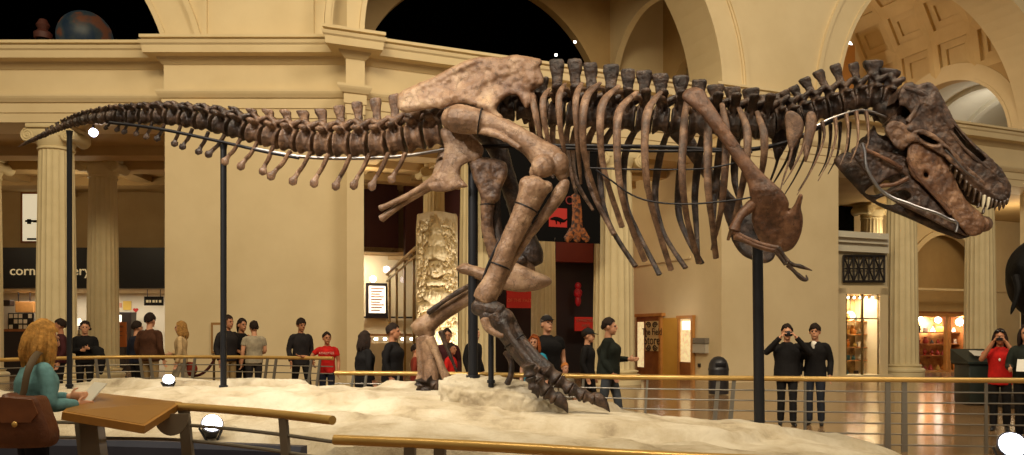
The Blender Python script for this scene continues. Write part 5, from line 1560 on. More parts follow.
# ------------------------------------------------------------------ right hand aisle: shop windows, bin, elephant
def goods(name, label, group, spots, scale=1.0, pal=gm):
    """small souvenirs on shelves: pots, boxes, figures; each one an object"""
    for (c, k, mi, h) in spots:
        m = MB()
        if k == 0: m.lathe([(h*.28, 0), (h*.42, h*.2), (h*.40, h*.5), (h*.18, h*.75), (h*.24, h)], seg=12)
        elif k == 1: m.box((-h*.4, -h*.25, 0), (h*.4, h*.25, h*.8), bev=h*.05)
        elif k == 2: m.lathe([(h*.3, 0), (h*.12, h*.15), (h*.3, h*.45), (h*.22, h*.7)], seg=10); m.ball((0, 0, h*.86), h*.17, 8, 6)
        else: m.lathe([(h*.45, 0), (h*.5, h*.1), (h*.15, h*.9), (.01, h)], seg=10)
        o = m.build(name, pal[mi % len(pal)], None)
        o.location = c
        tag(o, label, name.replace('_', ' '), group)
# glazed shop beside the great pier
t = thing('shop_window', 'tall lit shop window with lattice grille between pier and large column', 'shop window', tuple(F(18.2, .5, 0)))
cornice_m = mat('pale_cornice', (206, 200, 180), .7)
D1 = .35
m = MB(); fbox(m, 836, 893, 375, 384, D1 - .1, 1.3); m.build('plinth', plaster, t, smooth=False)
m = MB()
for (y0, y1, o_) in ((232, 238, -.25), (238, 243, -.12), (243, 252, 0)): fbox(m, 836, 889, y0, y1, D1 + o_, 1.1)
m.build('cornice', cornice_m, t, smooth=False)
m = MB(); fbox(m, 836, 887, 252, 288, D1 + .15, .05); m.build('grille_back', mat('grille_back', (196, 180, 146), .7), t, smooth=False)
grm = mat('iron_grille', (36, 30, 28), .5, metal=.4)
m = MB()
def gp(px, py): u = u_at(px, D1 + .05); return F(u, D1 + .05, zf(py, u, D1 + .05))
for y in (256, 281.5): m.tube([(gp(843.5, y), .045), (gp(884.5, y), .045)], seg=6, sub=1)
for k in range(5):
    x = 843.5 + k*10.2; m.tube([(gp(x, 256), .035), (gp(x, 281.5), .035)], seg=6, sub=1)
for k in range(4):
    x = 843.5 + k*10.2
    m.tube([(gp(x, 256), .03), (gp(x + 10.2, 281.5), .03)], seg=6, sub=1); m.tube([(gp(x + 10.2, 256), .03), (gp(x, 281.5), .03)], seg=6, sub=1)
    m.tube([(gp(x + 5.1, 256), .025), (gp(x + 5.1, 281.5), .025)], seg=6, sub=1); m.tube([(gp(x, 268.7), .025), (gp(x + 10.2, 268.7), .025)], seg=6, sub=1)
    c = gp(x + 5.1, 268.7); m.tube([(c + Vector((UX, UY, 0))*.07*math.cos(a*math.pi/6) + Vector((0,0,1))*.07*math.sin(a*math.pi/6), .02) for a in range(13)], seg=5, sub=1, caps=False)
m.build('grille', grm, t)
m = MB(); fbox(m, 836, 846, 288, 376, D1, 1.2); fbox(m, 880, 888, 288, 376, D1, 1.2); fbox(m, 836, 888, 286, 294, D1, 1.2); m.build('frame', plaster, t, smooth=False)
m = MB()
for x in (845.5, 862, 878.5): fbox(m, x, x + 1.4, 294, 375, D1 + .05, .06)
fbox(m, 845, 880, 318, 319.2, D1 + .05, .06); m.build('mullion', mat('bronze_frame', (120, 96, 52), .4, metal=.6), t, smooth=False)
m = MB(); fbox(m, 840, 888, 290, 376, D1 + 1.1, .08); m.build('back_wall', mat('shop_ochre', (206, 170, 104), .7, rgb2=(120, 86, 44), scale=3), t, smooth=False)
m = MB()
for y in (321, 334, 347, 360): fbox(m, 845, 880, y, y + 1, D1 + .55, .45)
m.build('shelf', wood_lt, t, smooth=False)
m = MB(); fbox(m, 845, 880, 294, 375, D1 + .02, .02); m.build('pane', glass, t, smooth=False)
lamp('shop_window_light', 'AREA', tuple(F(18.2, D1 + .45, 2.72)), tuple(F(18.2, D1 + .7, 0)), 90, WARM2, 1.4, .5)
for k, px in enumerate((848, 854, 860, 866, 872)):
    u = u_at(px, D1 + .3); ceil_lamp(F(u, D1 + .3, zf(297.5, u, D1 + .3)), .045, 'tiny white spotlight in the row along the top of the glazed shop', aim=F(u, -6, 1.5))['group'] = 'tiny shop window spotlights'
u = u_at(850, D1 + .8); tt = thing('globe_lamp', 'glowing lamp hanging inside the glazed shop, left side', 'lamp', tuple(F(u, D1 + .8, zf(314, u, D1 + .8))))
m = MB(); m.ball(F(u, D1 + .8, zf(316, u, D1 + .8)), .17, 14, 10); m.build('globe', glow_white, tt)
m = MB(); m.bar(F(u, D1 + .8, zf(316, u, D1 + .8) + .15), F(u, D1 + .8, zf(294, u, D1 + .8)), .012); m.build('cord', steel_dark, tt)
sp = []
for (y, n) in ((321, 5), (334, 6), (347, 6), (360, 6), (374.8, 5)):
    for k in range(n):
        px = 847.5 + k*(31/(n-1)) + rnd.uniform(-1, 1); u = u_at(px, D1 + .75)
        sp.append((F(u, D1 + .75, zf(y, u, D1 + .75)), rnd.randrange(4), rnd.choice((0, 0, 5, 2, 3, 4)) if y < 350 else rnd.choice((2, 2, 4, 3)), rnd.uniform(.16, .30)))
goods('souvenir', 'small souvenir on the shelves of the glazed shop by the pier', 'souvenirs in the glazed shop', sp)

# open wooden shop with red goods between the two columns
t = thing('wooden_shop', 'wooden framed lit shop full of red goods between the two right columns', 'shop', tuple(F(u_at(945, 2.6), 2.6, 0)))
D2 = 2.6
m = MB()
for x in (914, 946, 969): fbox(m, x, x + 2.6, 314, 373, D2, .12)
for x in (949.5,): fbox(m, x, x + 1.6, 317, 372, D2, .1)
fbox(m, 914, 972, 313.5, 317, D2, .14); fbox(m, 914, 972, 370.5, 373.5, D2, .14); m.build('frame', wood_lt, t, smooth=False)
m = MB(); fbox(m, 914, 972, 313.5, 374, D2 + 1.2, .08); m.build('back_wall', mat('shop_glow', (224, 170, 96), .6, rgb2=(150, 74, 36), scale=2.5), t, smooth=False)
m = MB(); fbox(m, 912, 914, 313.5, 374, D2, 1.2); fbox(m, 971, 973, 313.5, 374, D2, 1.2); fbox(m, 912, 973, 311.5, 313.5, D2, 1.25); m.build('case', wood, t, smooth=False)
m = MB()
for y in (332, 343.5, 355): fbox(m, 917, 969, y, y + 1.1, D2 + .5, .6)
m.build('shelf', wood, t, smooth=False)
lamp('red_shop_light', 'AREA', tuple(F(u_at(942, 3.1), 3.1, 2.2)), tuple(F(u_at(942, 3.4), 3.4, 0)), 125, WARM2, 1.6, .5)
sp = []
for (y, n, cs) in ((332, 8, (0, 3, 4, 5, 3)), (343.5, 9, (1, 1, 4, 3, 1)), (355, 9, (1, 1, 1, 4)), (370, 9, (5, 4, 0, 1, 3))):
    for k in range(n):
        px = 919.5 + k*(48/(n-1)) + rnd.uniform(-1, 1)
        if 944 < px < 952: continue
        u = u_at(px, D2 + .7)
        sp.append((F(u, D2 + .7, zf(y, u, D2 + .7)), rnd.randrange(4), rnd.choice(cs), rnd.uniform(.16, .32)))
goods('gift', 'small gift on the shelves of the wooden shop with red goods', 'gifts in the wooden shop', sp)
for (px, py, r) in ((921, 319.5, .10), (938, 320, .12), (960, 322, .16)):
    u = u_at(px, D2 + .5); c = F(u, D2 + .5, zf(py, u, D2 + .5))
    tt = thing('shop_lamp', 'glowing lamp under the top of the wooden shop, %s' % {921: 'far left', 938: 'middle', 960: 'above the right door'}[px], 'lamp', tuple(c))
    m = MB(); m.ball(c, r, 12, 8); m.build('bulb', lamp_hot, tt); m = MB(); m.bar(c + Vector((0, 0, r*.9)), c + Vector((0, 0, r + .14)), .02); m.build('stem', wood, tt)
# dark recycling box with a leaflet
t = thing('recycling_bin', 'dark green square bin with a pale leaflet on top, left of the woman in red', 'bin', (P(976, 400, 17).x, 17, 0))
gbin = mat('bin_green', (24, 30, 26), .4, rgb2=(30, 38, 32), scale=3)
m = MB(); m.box((-.31, -.3, .04), (.31, .3, .86), bev=.03); m.build('body', gbin, t, world=False)
m = MB(); m.box((-.36, -.34, .86), (.36, .34, .92), bev=.02); m.add([(-.36,-.34,.92),(.36,-.34,.92),(.36,.34,1.18),(-.36,.34,1.18),(-.36,.34,.92),(.36,.34,.92)], [(0,1,2,3),(0,3,4),(1,5,2),(3,2,5,4),(0,4,5,1)]); m.build('sloped_lid', gbin, t, world=False, smooth=False)
tag(None or (lambda o: o)(MB().add([(-.14,-.18,1.045),(.17,-.2,1.03),(.2,.08,1.135),(-.1,.1,1.142),(-.14,-.18,1.055),(.17,-.2,1.04),(.2,.08,1.145),(-.1,.1,1.152)], [(3,2,1,0),(4,5,6,7),(0,1,5,4),(1,2,6,5),(2,3,7,6),(3,0,4,7)]).build('leaflet', mat('pale_paper', (206, 200, 186), .7), None, smooth=False)), 'pale leaflet lying on the sloped top of the dark green bin', 'leaflet').location = (P(976, 400, 17).x, 17, 0)
# elephant statue: only its rump and tail reach into the frame
el_m = mat('elephant_bronze', (12, 11, 11), .7, rgb2=(20, 18, 17), scale=4, bump=.5, bscale=18, spec=.15)
ED = 15.5
ex = P(1002.5, 270, ED).x
t = thing('elephant_statue', 'black elephant statue at the right edge, its rump and tail in view', 'statue', (ex + 1.9, ED + .7, 0))
mb = MB(); O = Vector((ex, ED, 0)); Q = lambda x, y, z: O + Vector((x, y, z))
mb.tube([(Q(.50, .15, 2.82), .46), (Q(.9, .3, 2.72), .78), (Q(1.5, .6, 2.5), .88), (Q(2.3, .9, 2.5), .88), (Q(3.0, 1.2, 2.75), .72), (Q(3.4, 1.35, 2.95), .55)], seg=20, sub=4, flat=.85, up=(0, 0, 1))
for (x, y) in ((.98, -.14), (1.14, .72), (2.65, .62), (2.75, 1.6)):
    mb.tube([(Q(x + .2, y, 2.3), .44), (Q(x + .06, y, 1.6), .34), (Q(x, y, 1.05), .25), (Q(x + .03, y, .6), .21), (Q(x, y, .36), .23), (Q(x - .02, y, .26), .25)], seg=14, sub=3)
mb.ball(Q(3.95, 1.5, 3.05), (.55, .45, .55), 16, 12)
mb.tube([(Q(4.2, 1.6, 2.9), .34), (Q(4.6, 1.75, 2.4), .24), (Q(4.75, 1.8, 1.7), .17), (Q(4.95, 1.9, 1.2), .11), (Q(5.2, 2.0, 1.15), .07)], seg=12, sub=4)
mb.build('body', el_m, t, voxel=.04, smooth_iter=6)
for s in (-1, 1):
    m = MB(); m.ball(Q(3.75 + .12*s, 1.5 + s*.55, 3.0), (.42, .09, .55), 14, 10); m.build('ear', el_m, t)
    m = MB(); m.tube([(Q(4.3, 1.6 + s*.26, 2.7), .07), (Q(4.75, 1.75 + s*.34, 2.4), .055), (Q(5.15, 1.9 + s*.3, 2.5), .015)], seg=8, sub=4); m.build('tusk', mat('old_ivory', (170, 150, 110), .4), t)
m = MB(); m.tube([(Q(.22, -.05, 2.62), .075), (Q(.20, -.16, 2.38), .06), (Q(.15, -.18, 2.18), .045), (Q(.09, -.18, 2.0), .04), (Q(.05, -.18, 1.88), .012)], seg=8, sub=4, up=(1, 0, 0)); m.build('tail', el_m, t)
m = MB(); m.box((ex + .5, ED - .75, 0), (ex + 5.0, ED + 2.6, .27), bev=.03); tag(m.build('statue_base', mat('statue_base', (56, 48, 42), .6)), 'low dark base under the black elephant statue', 'base')
# vault lamp, far interior lamps
ceil_lamp(F(u_at(847, 8), 8.0, zf(46, u_at(847, 8), 8.0)), .22, 'bright floodlight at the left foot of the coffered vault', lamp_hot, aim=(5, 15, 8))
lamp('vault_flood', 'POINT', tuple(F(18.1, 7.4, 12.0)), None, 330, WARM2, .3)
lamp('vault_fill', 'POINT', tuple(F(22.5, 6.0, 11.0)), None, 60, WARM, .6)
lamp('passage_light', 'POINT', tuple(F(U_D + 3.2, 5.0, 11.2)), None, 95, (1.0, .93, .80), .4)
lamp('corridor_light', 'POINT', tuple(F(U_B + 1.4, 3.4, 11.0)), None, 26, WARM, .4)
lamp('aisle_light_right', 'POINT', tuple(F(24.0, 4.4, 5.6)), None, 85, WARM, .4)
lamp('aisle_light_right', 'POINT', tuple(F(29.5, 3.2, 5.6)), None, 180, WARM, .4)
t = ceil_lamp(P(862, 182, 27.5), .06, 'small bright spotlight hanging left of the lower jaw', lamp_hot, aim=(5, 15, 2))
c = P(862, 182, 27.54); m = MB(); m.bar(c, Vector((c.x, c.y, 7.08)), .02); m.build('stem', lamp_body, t)
for (px, py, r) in ((575, 42, .05), (556, 55, .05)):
    ceil_lamp(F(u_at(px, 5.8), 5.8, zf(py, u_at(px, 5.8), 5.8)), r, 'tiny spotlight in the dark gallery above the spine, %s one' % ('upper' if py < 50 else 'lower'), lamp_hot, aim=(0, 0, 8))
# dim exhibit in the dark left gallery
globe_m = bpy.data.materials.new('dim_globe'); globe_m.use_nodes = True
nt = globe_m.node_tree; b = nt.nodes['Principled BSDF']; tc = nt.nodes.new('ShaderNodeTexCoord'); n1 = nt.nodes.new('ShaderNodeTexNoise'); n1.inputs['Scale'].default_value = 1.6; n1.inputs['Detail'].default_value = 3
r = nt.nodes.new('ShaderNodeValToRGB'); r.color_ramp.interpolation = 'EASE'; e = r.color_ramp.elements; e[0].position = .38; e[0].color = lin((14, 26, 34)); e[1].position = .62; e[1].color = lin((70, 40, 24)); k = e.new(.5); k.color = lin((34, 38, 36))
nt.links.new(tc.outputs['Object'], n1.inputs['Vector']); nt.links.new(n1.outputs['Fac'], r.inputs['Fac']); nt.links.new(r.outputs['Color'], b.inputs['Base Color']); nt.links.new(r.outputs['Color'], b.inputs['Emission Color']); b.inputs['Emission Strength'].default_value = .9
t = thing('globe_exhibit', 'dim round exhibit in the dark gallery above the tail tip', 'exhibit', tuple(P(85, 36, 24)))
m = MB(); c = P(85, 38, 24); m.ball(c, (.78, .78, .78), 24, 16); m.build('globe', globe_m, t)
m = MB(); m.lathe([(.4, -1.9), (.3, -.7), (.2, -.6)], c=c, seg=16); m.build('stand', black_void, t)
t = thing('gallery_figure', 'tiny dim reddish ornament on the ledge left of the round exhibit', 'ornament', tuple(P(43, 35, 22)))
m = MB(); m.lathe([(.22, -.25), (.24, -.1), (.12, 0), (.18, .12), (.1, .28), (.02, .3)], c=P(43, 30, 22), seg=14); m.build('body', mat('dim_red', (70, 30, 20), .6), t)
m = MB(); m.lathe([(.16, -.75), (.16, -.25)], c=P(43, 30, 22), seg=12); m.build('plinth', black_void, t)
# rope barrier and a notice board on the left
t = thing('rope_barrier', 'rope barrier with dark red rope behind the railing, left of the pole under the tail', 'barrier', (P(205, 380, 18).x, 18, 0))
pm = mat('barrier_post', (96, 76, 44), .35, metal=.6)
xs = [P(q, 0, 18).x for q in (176, 214)]
for x in xs:
    m = MB(); m.lathe([(.16, 0), (.16, .02), (.03, .05), (.025, .9), (.045, .92), (.05, .97), (.01, 1.0)], c=(x, 18, 0), seg=14); m.build('post', pm, t)
m = MB(); m.tube([(Vector((xs[0] + (xs[1]-xs[0])*k/8, 18, .90 - .34*(1-((k-4)/4)**2))), .032) for k in range(9)], seg=8, sub=2); m.build('rope', mat('rope_red', (70, 18, 18), .8), t)
t = thing('notice_stand', 'narrow framed notice on the pale pier behind the man in khaki trousers', 'notice', tuple(P(216, 352, 20.5)))
m = MB(); pbox(m, 211, 221.5, 322.5, 353, 20.54, .055); m.build('frame', mat('notice_frame', (150, 110, 60), .5), t, smooth=False)
m = MB(); pbox(m, 213, 220.5, 325, 351, 20.52, .04); m.build('sheet', mat('notice_sheet', (206, 190, 158), .7), t, smooth=False)
# ------------------------------------------------------------------ visitors
skin_a = mat('skin_light', (206, 150, 116), .5); skin_b = mat('skin_tan', (176, 120, 86), .5)
eye_m = mat('eye_dark', (24, 18, 16), .3)
lip_m = mat('lips', (160, 88, 76), .5)
shoe_m = mat('shoe_black', (20, 18, 18), .4)
def cloth(n, c, c2=None): return mat('cloth_' + n, c, .85, rgb2=c2 or tuple(min(255, int(v*1.18) + 3) for v in c), scale=9, bump=.3, bscale=40, bdist=.008, spec=.2)
def hairm(n, c): return mat('hair_' + n, c, .75, rgb2=tuple(min(255, int(v*1.35) + 2) for v in c), scale=26, bump=.8, bscale=60, bdist=.01, spec=.15)
V = Vector
def rot(deg_pitch, deg_yaw): return Matrix.Rotation(math.radians(deg_yaw), 4, 'Z') @ Matrix.Rotation(math.radians(deg_pitch), 4, 'X')

def person(name_label, px, D, H=1.75, face=0, top='black', pants='black', skin=None, hair='short', hairc=(34, 25, 20), sleeve=1.0, hem=.86, arms=None, legs=0.0,
           head=(0, 0), shoes=None, female=False, lean=0.0, skirt=False, bulk=1.0, collar=None, cap=None, group=None, top_c=None, pants_c=None, curl=.5, z0=0.0):
    """a visitor standing at photo column px, distance D; arms = ((elbow, wrist) left, right) relative to the shoulders, local x right / -y forward"""
    k = H/1.75
    skin = skin or skin_a
    root = thing('person', name_label, 'person', ((px-CX)/FOC*D, D, z0), math.radians(face), group)
    bulk *= 1.10; sw = (.170 if female else .190)*(.5 + .5*bulk)
    ly = lambda z: -lean*max(0, z - .95)                       # forward lean of the trunk
    sh = {s: V((s*sw, .01 + ly(1.42), 1.395)) for s in (-1, 1)}
    arms = arms or (((.05, .03, -.28), (.05, -.06, -.53)), ((.05, .03, -.28), (.05, -.06, -.53)))
    pose = {}
    for s, (e, w) in zip((-1, 1), arms):
        pose[s] = (sh[s] + V((s*e[0], e[1], e[2])), sh[s] + V((s*w[0], w[1], w[2])))
    leg = {}
    for s in (-1, 1):
        st = legs*s
        leg[s] = (V((s*.09, .0, .93)), V((s*.095, -.02 - st*.20, .50)), V((s*.10, .03 - st*.42, .085)))
    hc = V((0, -.015 + ly(1.62), 1.622))
    HR = Matrix.Translation(hc) @ rot(*head) @ Matrix.Scale(1.11, 4)
    hp = lambda x, y, z: HR @ V((x, y, z))
    H3 = HR.to_3x3().to_4x4()
    sc = lambda mb: [setattr(mb, 'v', [p*k for p in mb.v]), mb][1]
    # body: one continuous skin
    b = MB()
    b.tube([(V((0, .01, .86)), .13), (V((0, .01 + ly(.95), .95)), .160), (V((0, .0 + ly(1.10), 1.10)), .135*bulk), (V((0, .0 + ly(1.28), 1.28)), .158*bulk), (V((0, .01 + ly(1.37), 1.37)), .15), (V((0, .012 + ly(1.43), 1.43)), .095)], seg=16, sub=3, up=(1, 0, 0), flat=.66)
    b.tube([(V((0, .015 + ly(1.42), 1.42)), .066), (V((0, .012 + ly(1.5), 1.50)), .056), (hc + V((0, .012, -.03)), .056)], seg=12, sub=2)
    b.ball(hc + H3 @ V((0, .014, .025)), (.074, .092, .092), 18, 12, mtx=H3)
    b.ball(hc + H3 @ V((0, -.018, -.03)), (.060, .072, .082), 16, 12, mtx=H3)
    b.ball(hc + H3 @ V((0, -.055, -.088)), (.030, .026, .022), 10, 8, mtx=H3)                     # chin
    b.tube([(hp(0, -.085, .022), .010), (hp(0, -.103, -.008), .014), (hp(0, -.098, -.024), .012)], seg=8, sub=2)  # nose
    b.tube([(hp(-.035, -.080, .032), .011), (hp(0, -.088, .036), .010), (hp(.035, -.080, .032), .011)], seg=8, sub=2)  # brow
    b.tube([(hp(-.022, -.082, -.052), .008), (hp(0, -.091, -.051), .011), (hp(.022, -.082, -.052), .008)], seg=8, sub=2)  # lips
    for s in (-1, 1): b.ball(hc + H3 @ V((s*.076, .014, -.002)), (.012, .022, .032), 8, 6, mtx=H3)
    for s in (-1, 1):
        e, w = pose[s]
        b.tube([(sh[s] + V((-s*.07, 0, -.02)), .046), (sh[s] + V((-s*.01, 0, -.02)), .049), (sh[s]*.45 + e*.55, .049), (e, .041), (e*.55 + w*.45, .040), (w, .028)], seg=12, sub=3)
        d = (w - e).normalized()
        side = V((0, -1, 0)) if abs(d.y) < .75 else V((0, 0, 1))
        acr = (side - d*side.dot(d)).normalized()                # across the knuckles, thumb side first
        nrm = d.cross(acr)*(-s)                                   # palm side
        b.tube([(w, .028), (w + d*.035, .040), (w + d*.085, .038)], seg=10, sub=2, up=acr, flat=.45)
        for f_, (o_, ln) in enumerate(((.027, .070), (.009, .080), (-.009, .074), (-.027, .058))):
            p0 = w + d*.08 + acr*o_
            c1 = curl*.9
            p1 = p0 + (d*math.cos(c1*.6) + nrm*math.sin(c1*.6))*ln*.45
            p2 = p1 + (d*math.cos(c1*1.3) + nrm*math.sin(c1*1.3))*ln*.35
            p3 = p2 + (d*math.cos(c1*2.0) + nrm*math.sin(c1*2.0))*ln*.25
            b.tube([(p0, .0095), (p1, .009), (p2, .0085), (p3, .007)], seg=7, sub=1)
        q0 = w + d*.022 + acr*.034
        q1 = q0 + (d*.6 + acr*.75).normalized()*.034 + nrm*.008
        b.tube([(q0, .013), (q1, .0105), (q1 + (d*.9 + acr*.25 + nrm*.3).normalized()*.03, .008)], seg=7, sub=1)
        h, kn, an = leg[s]
        b.tube([(h, .082), (h*.5 + kn*.5, .072), (kn, .053), (kn*.6 + an*.4 + V((0, .012, 0)), .052), (an, .036)], seg=12, sub=3)
        b.tube([(an + V((0, .03, -.03)), .035), (an + V((s*.01, -.06, -.05)), .034), (an + V((s*.02, -.15, -.06)), .026)], seg=10, sub=2)
    sc(b).build('body', skin, root, world=False, voxel=.0085*k, smooth_iter=1)
    for s in (-1, 1):
        m = MB(); m.ball(hp(s*.030, -.079, .012), .0115, 10, 8); sc(m).build('eye', eye_m, root, world=False)
    # top
    tcol = top_c if top_c else cloth(top, {'black': (22, 20, 20)}.get(top, (40, 36, 34)))
    m = MB()
    hr = .165 if not skirt else .17
    m.tube([(V((0, .012 + ly(hem), hem)), .172*bulk), (V((0, .01 + ly(.98), max(hem + .02, .98))), .168*bulk), (V((0, .0 + ly(1.12), 1.12)), .158*bulk), (V((0, .0 + ly(1.28), 1.28)), .178*bulk), (V((0, .01 + ly(1.37), 1.37)), .168), (V((0, .012 + ly(1.42), 1.42)), .125), (V((0, .014 + ly(1.46), 1.46)), .078)], seg=18, sub=3, up=(1, 0, 0), flat=.70, capk=.1)
    for s in (-1, 1):
        e, w = pose[s]
        pts = [(sh[s] + V((-s*.09, 0, -.012)), .062), (sh[s] + V((-s*.015, 0, -.022)), .064), (sh[s]*.45 + e*.55, .062), (e, .055)]
        if sleeve <= .5: pts = pts[:3]
        elif sleeve < .01: pts = pts[:2]
        else: pts += [(e*.55 + w*.45, .052), (e*.06 + w*.94, .043)]
        if sleeve > 0: m.tube(pts, seg=12, sub=3, capk=.05)
    sc(m).build('top', tcol, root, world=False, voxel=.011*k, smooth_iter=2, bony=.004)
    if collar:
        m = MB(); m.tube([(V((.0, -.118 + ly(1.36), 1.33)), .012), (V((-.02, -.118 + ly(1.4), 1.40)), .03), (V((0, -.085 + ly(1.46), 1.455)), .045)], seg=8, sub=2, up=(1, 0, 0), flat=.5); sc(m).build('collar', collar, root, world=False)
    # trousers or skirt
    pc = pants_c if pants_c else cloth(pants, {'black': (18, 17, 18)}.get(pants, (40, 40, 44)))
    m = MB()
    m.tube([(V((0, .01, .84)), .155), (V((0, .01, .92)), .166), (V((0, .005, 1.0)), .155)], seg=16, sub=2, up=(1, 0, 0), flat=.70, capk=.1)
    if skirt: m.tube([(V((0, 0, .92)), .165), (V((0, 0, .7)), .20), (V((0, 0, .45)), .22)], seg=16, sub=2, up=(1, 0, 0), flat=.75, capk=.02)
    for s in (-1, 1):
        h, kn, an = leg[s]
        m.tube([(h + V((0, 0, -.02)), .092), (h*.5 + kn*.5, .084), (kn, .068), (kn*.5 + an*.5, .066), (an + V((0, 0, .0)), .060)], seg=12, sub=3, capk=.05)
    sc(m).build('trousers' if not skirt else 'skirt', pc, root, world=False, voxel=.012*k, smooth_iter=2, bony=.004)
    for s in (-1, 1):
        an = leg[s][2]; m = MB()
        m.tube([(an + V((0, .045, -.045)), .040), (an + V((0, .0, -.035)), .046), (an + V((s*.012, -.08, -.05)), .044), (an + V((s*.02, -.155, -.058)), .036), (an + V((s*.02, -.185, -.06)), .022)], seg=12, sub=3, flat=.85)
        for i, p in enumerate(m.v):
            if p.z < .0: m.v[i] = V((p.x, p.y, .0))
        sc(m).build('shoe', shoes or shoe_m, root, world=False)
    # hair
    if hair != 'bald':
        hm = hairm('%d_%d_%d' % hairc, hairc)
        m = MB(); vs, fs = [], []; NA_, NT = 28, 12
        for lay in (1.20, .97):
            for j in range(NT + 1):
                for i in range(NA_):
                    an = 2*math.pi*i/NA_                           # 0 = back (+y)
                    fr = (1 - math.cos(an))/2                      # 1 at the front
                    lim = math.radians(118 - 64*fr**1.4 if hair != 'fringe' else 112 - 38*fr**1.6)
                    th = (lim + math.radians(5*math.sin(an*9 + px) + 5*math.sin(an*5 + px*2)))*j/NT
                    wv = 1 + (.035*math.sin(an*7 + j*1.3) + .03*math.sin(an*3 + j*.7 + px))*(lay > 1)
                    if lay > 1: wv *= 1 - .09*(j/NT)*(.35 + .65*fr)
                    r = V((.078*lay*wv, .097*lay*wv, .098*lay*wv))
                    vs.append(hp(r.x*math.sin(th)*math.sin(an), .014 + r.y*math.sin(th)*math.cos(an), .027 + r.z*math.cos(th)))
        W_ = NT + 1
        for j in range(NT):
            for i in range(NA_):
                i2 = (i+1) % NA_; a0 = j*NA_; b0 = W_*NA_
                fs.append((a0+i, a0+NA_+i, a0+NA_+i2, a0+i2)); fs.append((b0+a0+i, b0+a0+i2, b0+a0+NA_+i2, b0+a0+NA_+i))
        a0 = NT*NA_
        for i in range(NA_):
            i2 = (i+1) % NA_; fs.append((a0+i, W_*NA_+a0+i, W_*NA_+a0+i2, a0+i2))
        m.add(vs, fs)
        if hair in ('long', 'wavy'):
            ln = .31 if hair == 'wavy' else .26; hw = 1.7 if hair == 'wavy' else 1.0
            n = 17
            for i in range(n):
                an = math.radians(-112 + 224*i/(n-1))
                p0 = hp(.074*math.sin(an), .014 + .09*math.cos(an), .06)
                out = V((math.sin(an), math.cos(an), 0))
                out = (H3 @ out)
                wig = .012 if hair == 'wavy' else .004
                pts = [(p0, .018), (p0 + out*.016*hw + V((0, .0, -.09)), .024*(.6 + .4*hw)), (p0 + out*(.022*hw + wig*math.sin(i*2.1)) + V((wig*math.sin(i*1.3), .012, -.19)), .025), (p0 + out*(.02 + wig*math.cos(i*1.7)) + V((0, .02, -ln*(.92 + .1*math.sin(i*2.7)))), .018), (p0 + out*.018 + V((0, .022, -ln*(1.1 + .12*math.sin(i*2.7)))), .004)]
                m.tube(pts, seg=7, sub=3)
        if hair == 'tail':
            m.tube([(hp(0, .10, .05), .022), (hp(0, .15, .03), .03), (hp(0, .165, -.06), .028), (hp(0, .15, -.16), .008)], seg=9, sub=3)
        if hair == 'bushy':
            for i in range(22):
                a = i*2.4; z = -.02 + .13*(i/22); q = V((.085*math.cos(a)*(1-.4*i/22), .03 + .09*abs(math.sin(a)), z)); m.ball(hp(q.x, q.y, q.z), .035, 8, 6)
        sc(m).build('hair', hm, root, world=False, bony=.008)
    if cap:
        m = MB(); vs, fs = [], []; n = 24
        m.lathe([(.086, .035), (.090, .06), (.080, .10), (.05, .128), (.012, .138)], seg=n, mtx=HR @ Matrix.Translation((0, .012, 0)) @ Matrix.Diagonal((.95, 1.16, 1, 1)))
        m.tube([(hp(0, -.075, .045), .066), (hp(0, -.115, .040), .062), (hp(0, -.158, .030), .04)], seg=12, sub=2, up=(1, 0, 0), flat=.14)
        sc(m).build('cap', cap, root, world=False)
    return root, (lambda v: Matrix.Translation(root.location) @ Matrix.Rotation(math.radians(face), 4, 'Z') @ (V(v)*k)), pose, HR

BLK = cloth('black', (20, 18, 18)); CHAR = cloth('charcoal', (34, 31, 32)); NAVY = cloth('navy', (26, 28, 40)); BRN = cloth('brown', (66, 40, 26)); MAR = cloth('maroon', (58, 26, 28))
BEI = cloth('beige', (178, 152, 112)); KHA = cloth('khaki', (134, 112, 76)); RED = cloth('red', (166, 26, 22)); RUST = cloth('rust', (110, 40, 26)); TEAL = cloth('teal', (92, 132, 136)); GREY = cloth('grey', (142, 132, 112))
JEAN = cloth('denim', (30, 33, 40)); TURQ = cloth('turquoise', (40, 130, 150)); WHITE = cloth('white', (210, 204, 192)); DGRN = cloth('dark_green', (30, 34, 28))
FOLD = (((.02, .0, -.27), (-.14, -.20, -.25)), ((.02, .0, -.27), (-.14, -.21, -.21)))
REACH = (((.03, -.02, -.28), (-.02, -.24, -.34)), ((.04, .02, -.28), (.05, -.05, -.53)))
PHOTO = (((.14, -.16, -.12), (-.10, -.26, .16)), ((.14, -.16, -.12), (-.10, -.26, .16)))
# left, behind the far railing
person('person in a dark maroon shirt between the blonde woman and the pole', 60, 17.0, 1.80, face=-55, top_c=MAR, pants_c=BLK, skin=skin_b, head=(0, -10))
person('person in black with folded arms right of the leftmost pole', 85, 17.4, 1.76, face=28, top_c=BLK, pants_c=BLK, hair='bushy', arms=FOLD)
c_ = P(98, 356, 17.2)
m = MB(); m.tube([(P(93, 349, 17.1), .07), (P(98, 352, 17.1), .13), (P(100, 362, 17.1), .12), (P(101, 374, 17.1), .04)], seg=12, sub=3, flat=.6, jag=.2); tag(m.build('draped_coat', BLK), 'black coat hanging over the folded arms of the person in black', 'coat')
person('tall man in a brown jacket seen from behind at the cafe', 150, 16.9, 1.92, face=165, top_c=BRN, pants_c=KHA, bulk=1.15)
person('person in a dark blue jacket left of the tall man in brown', 137, 17.5, 1.76, face=150, top_c=NAVY, pants_c=BLK, female=True)
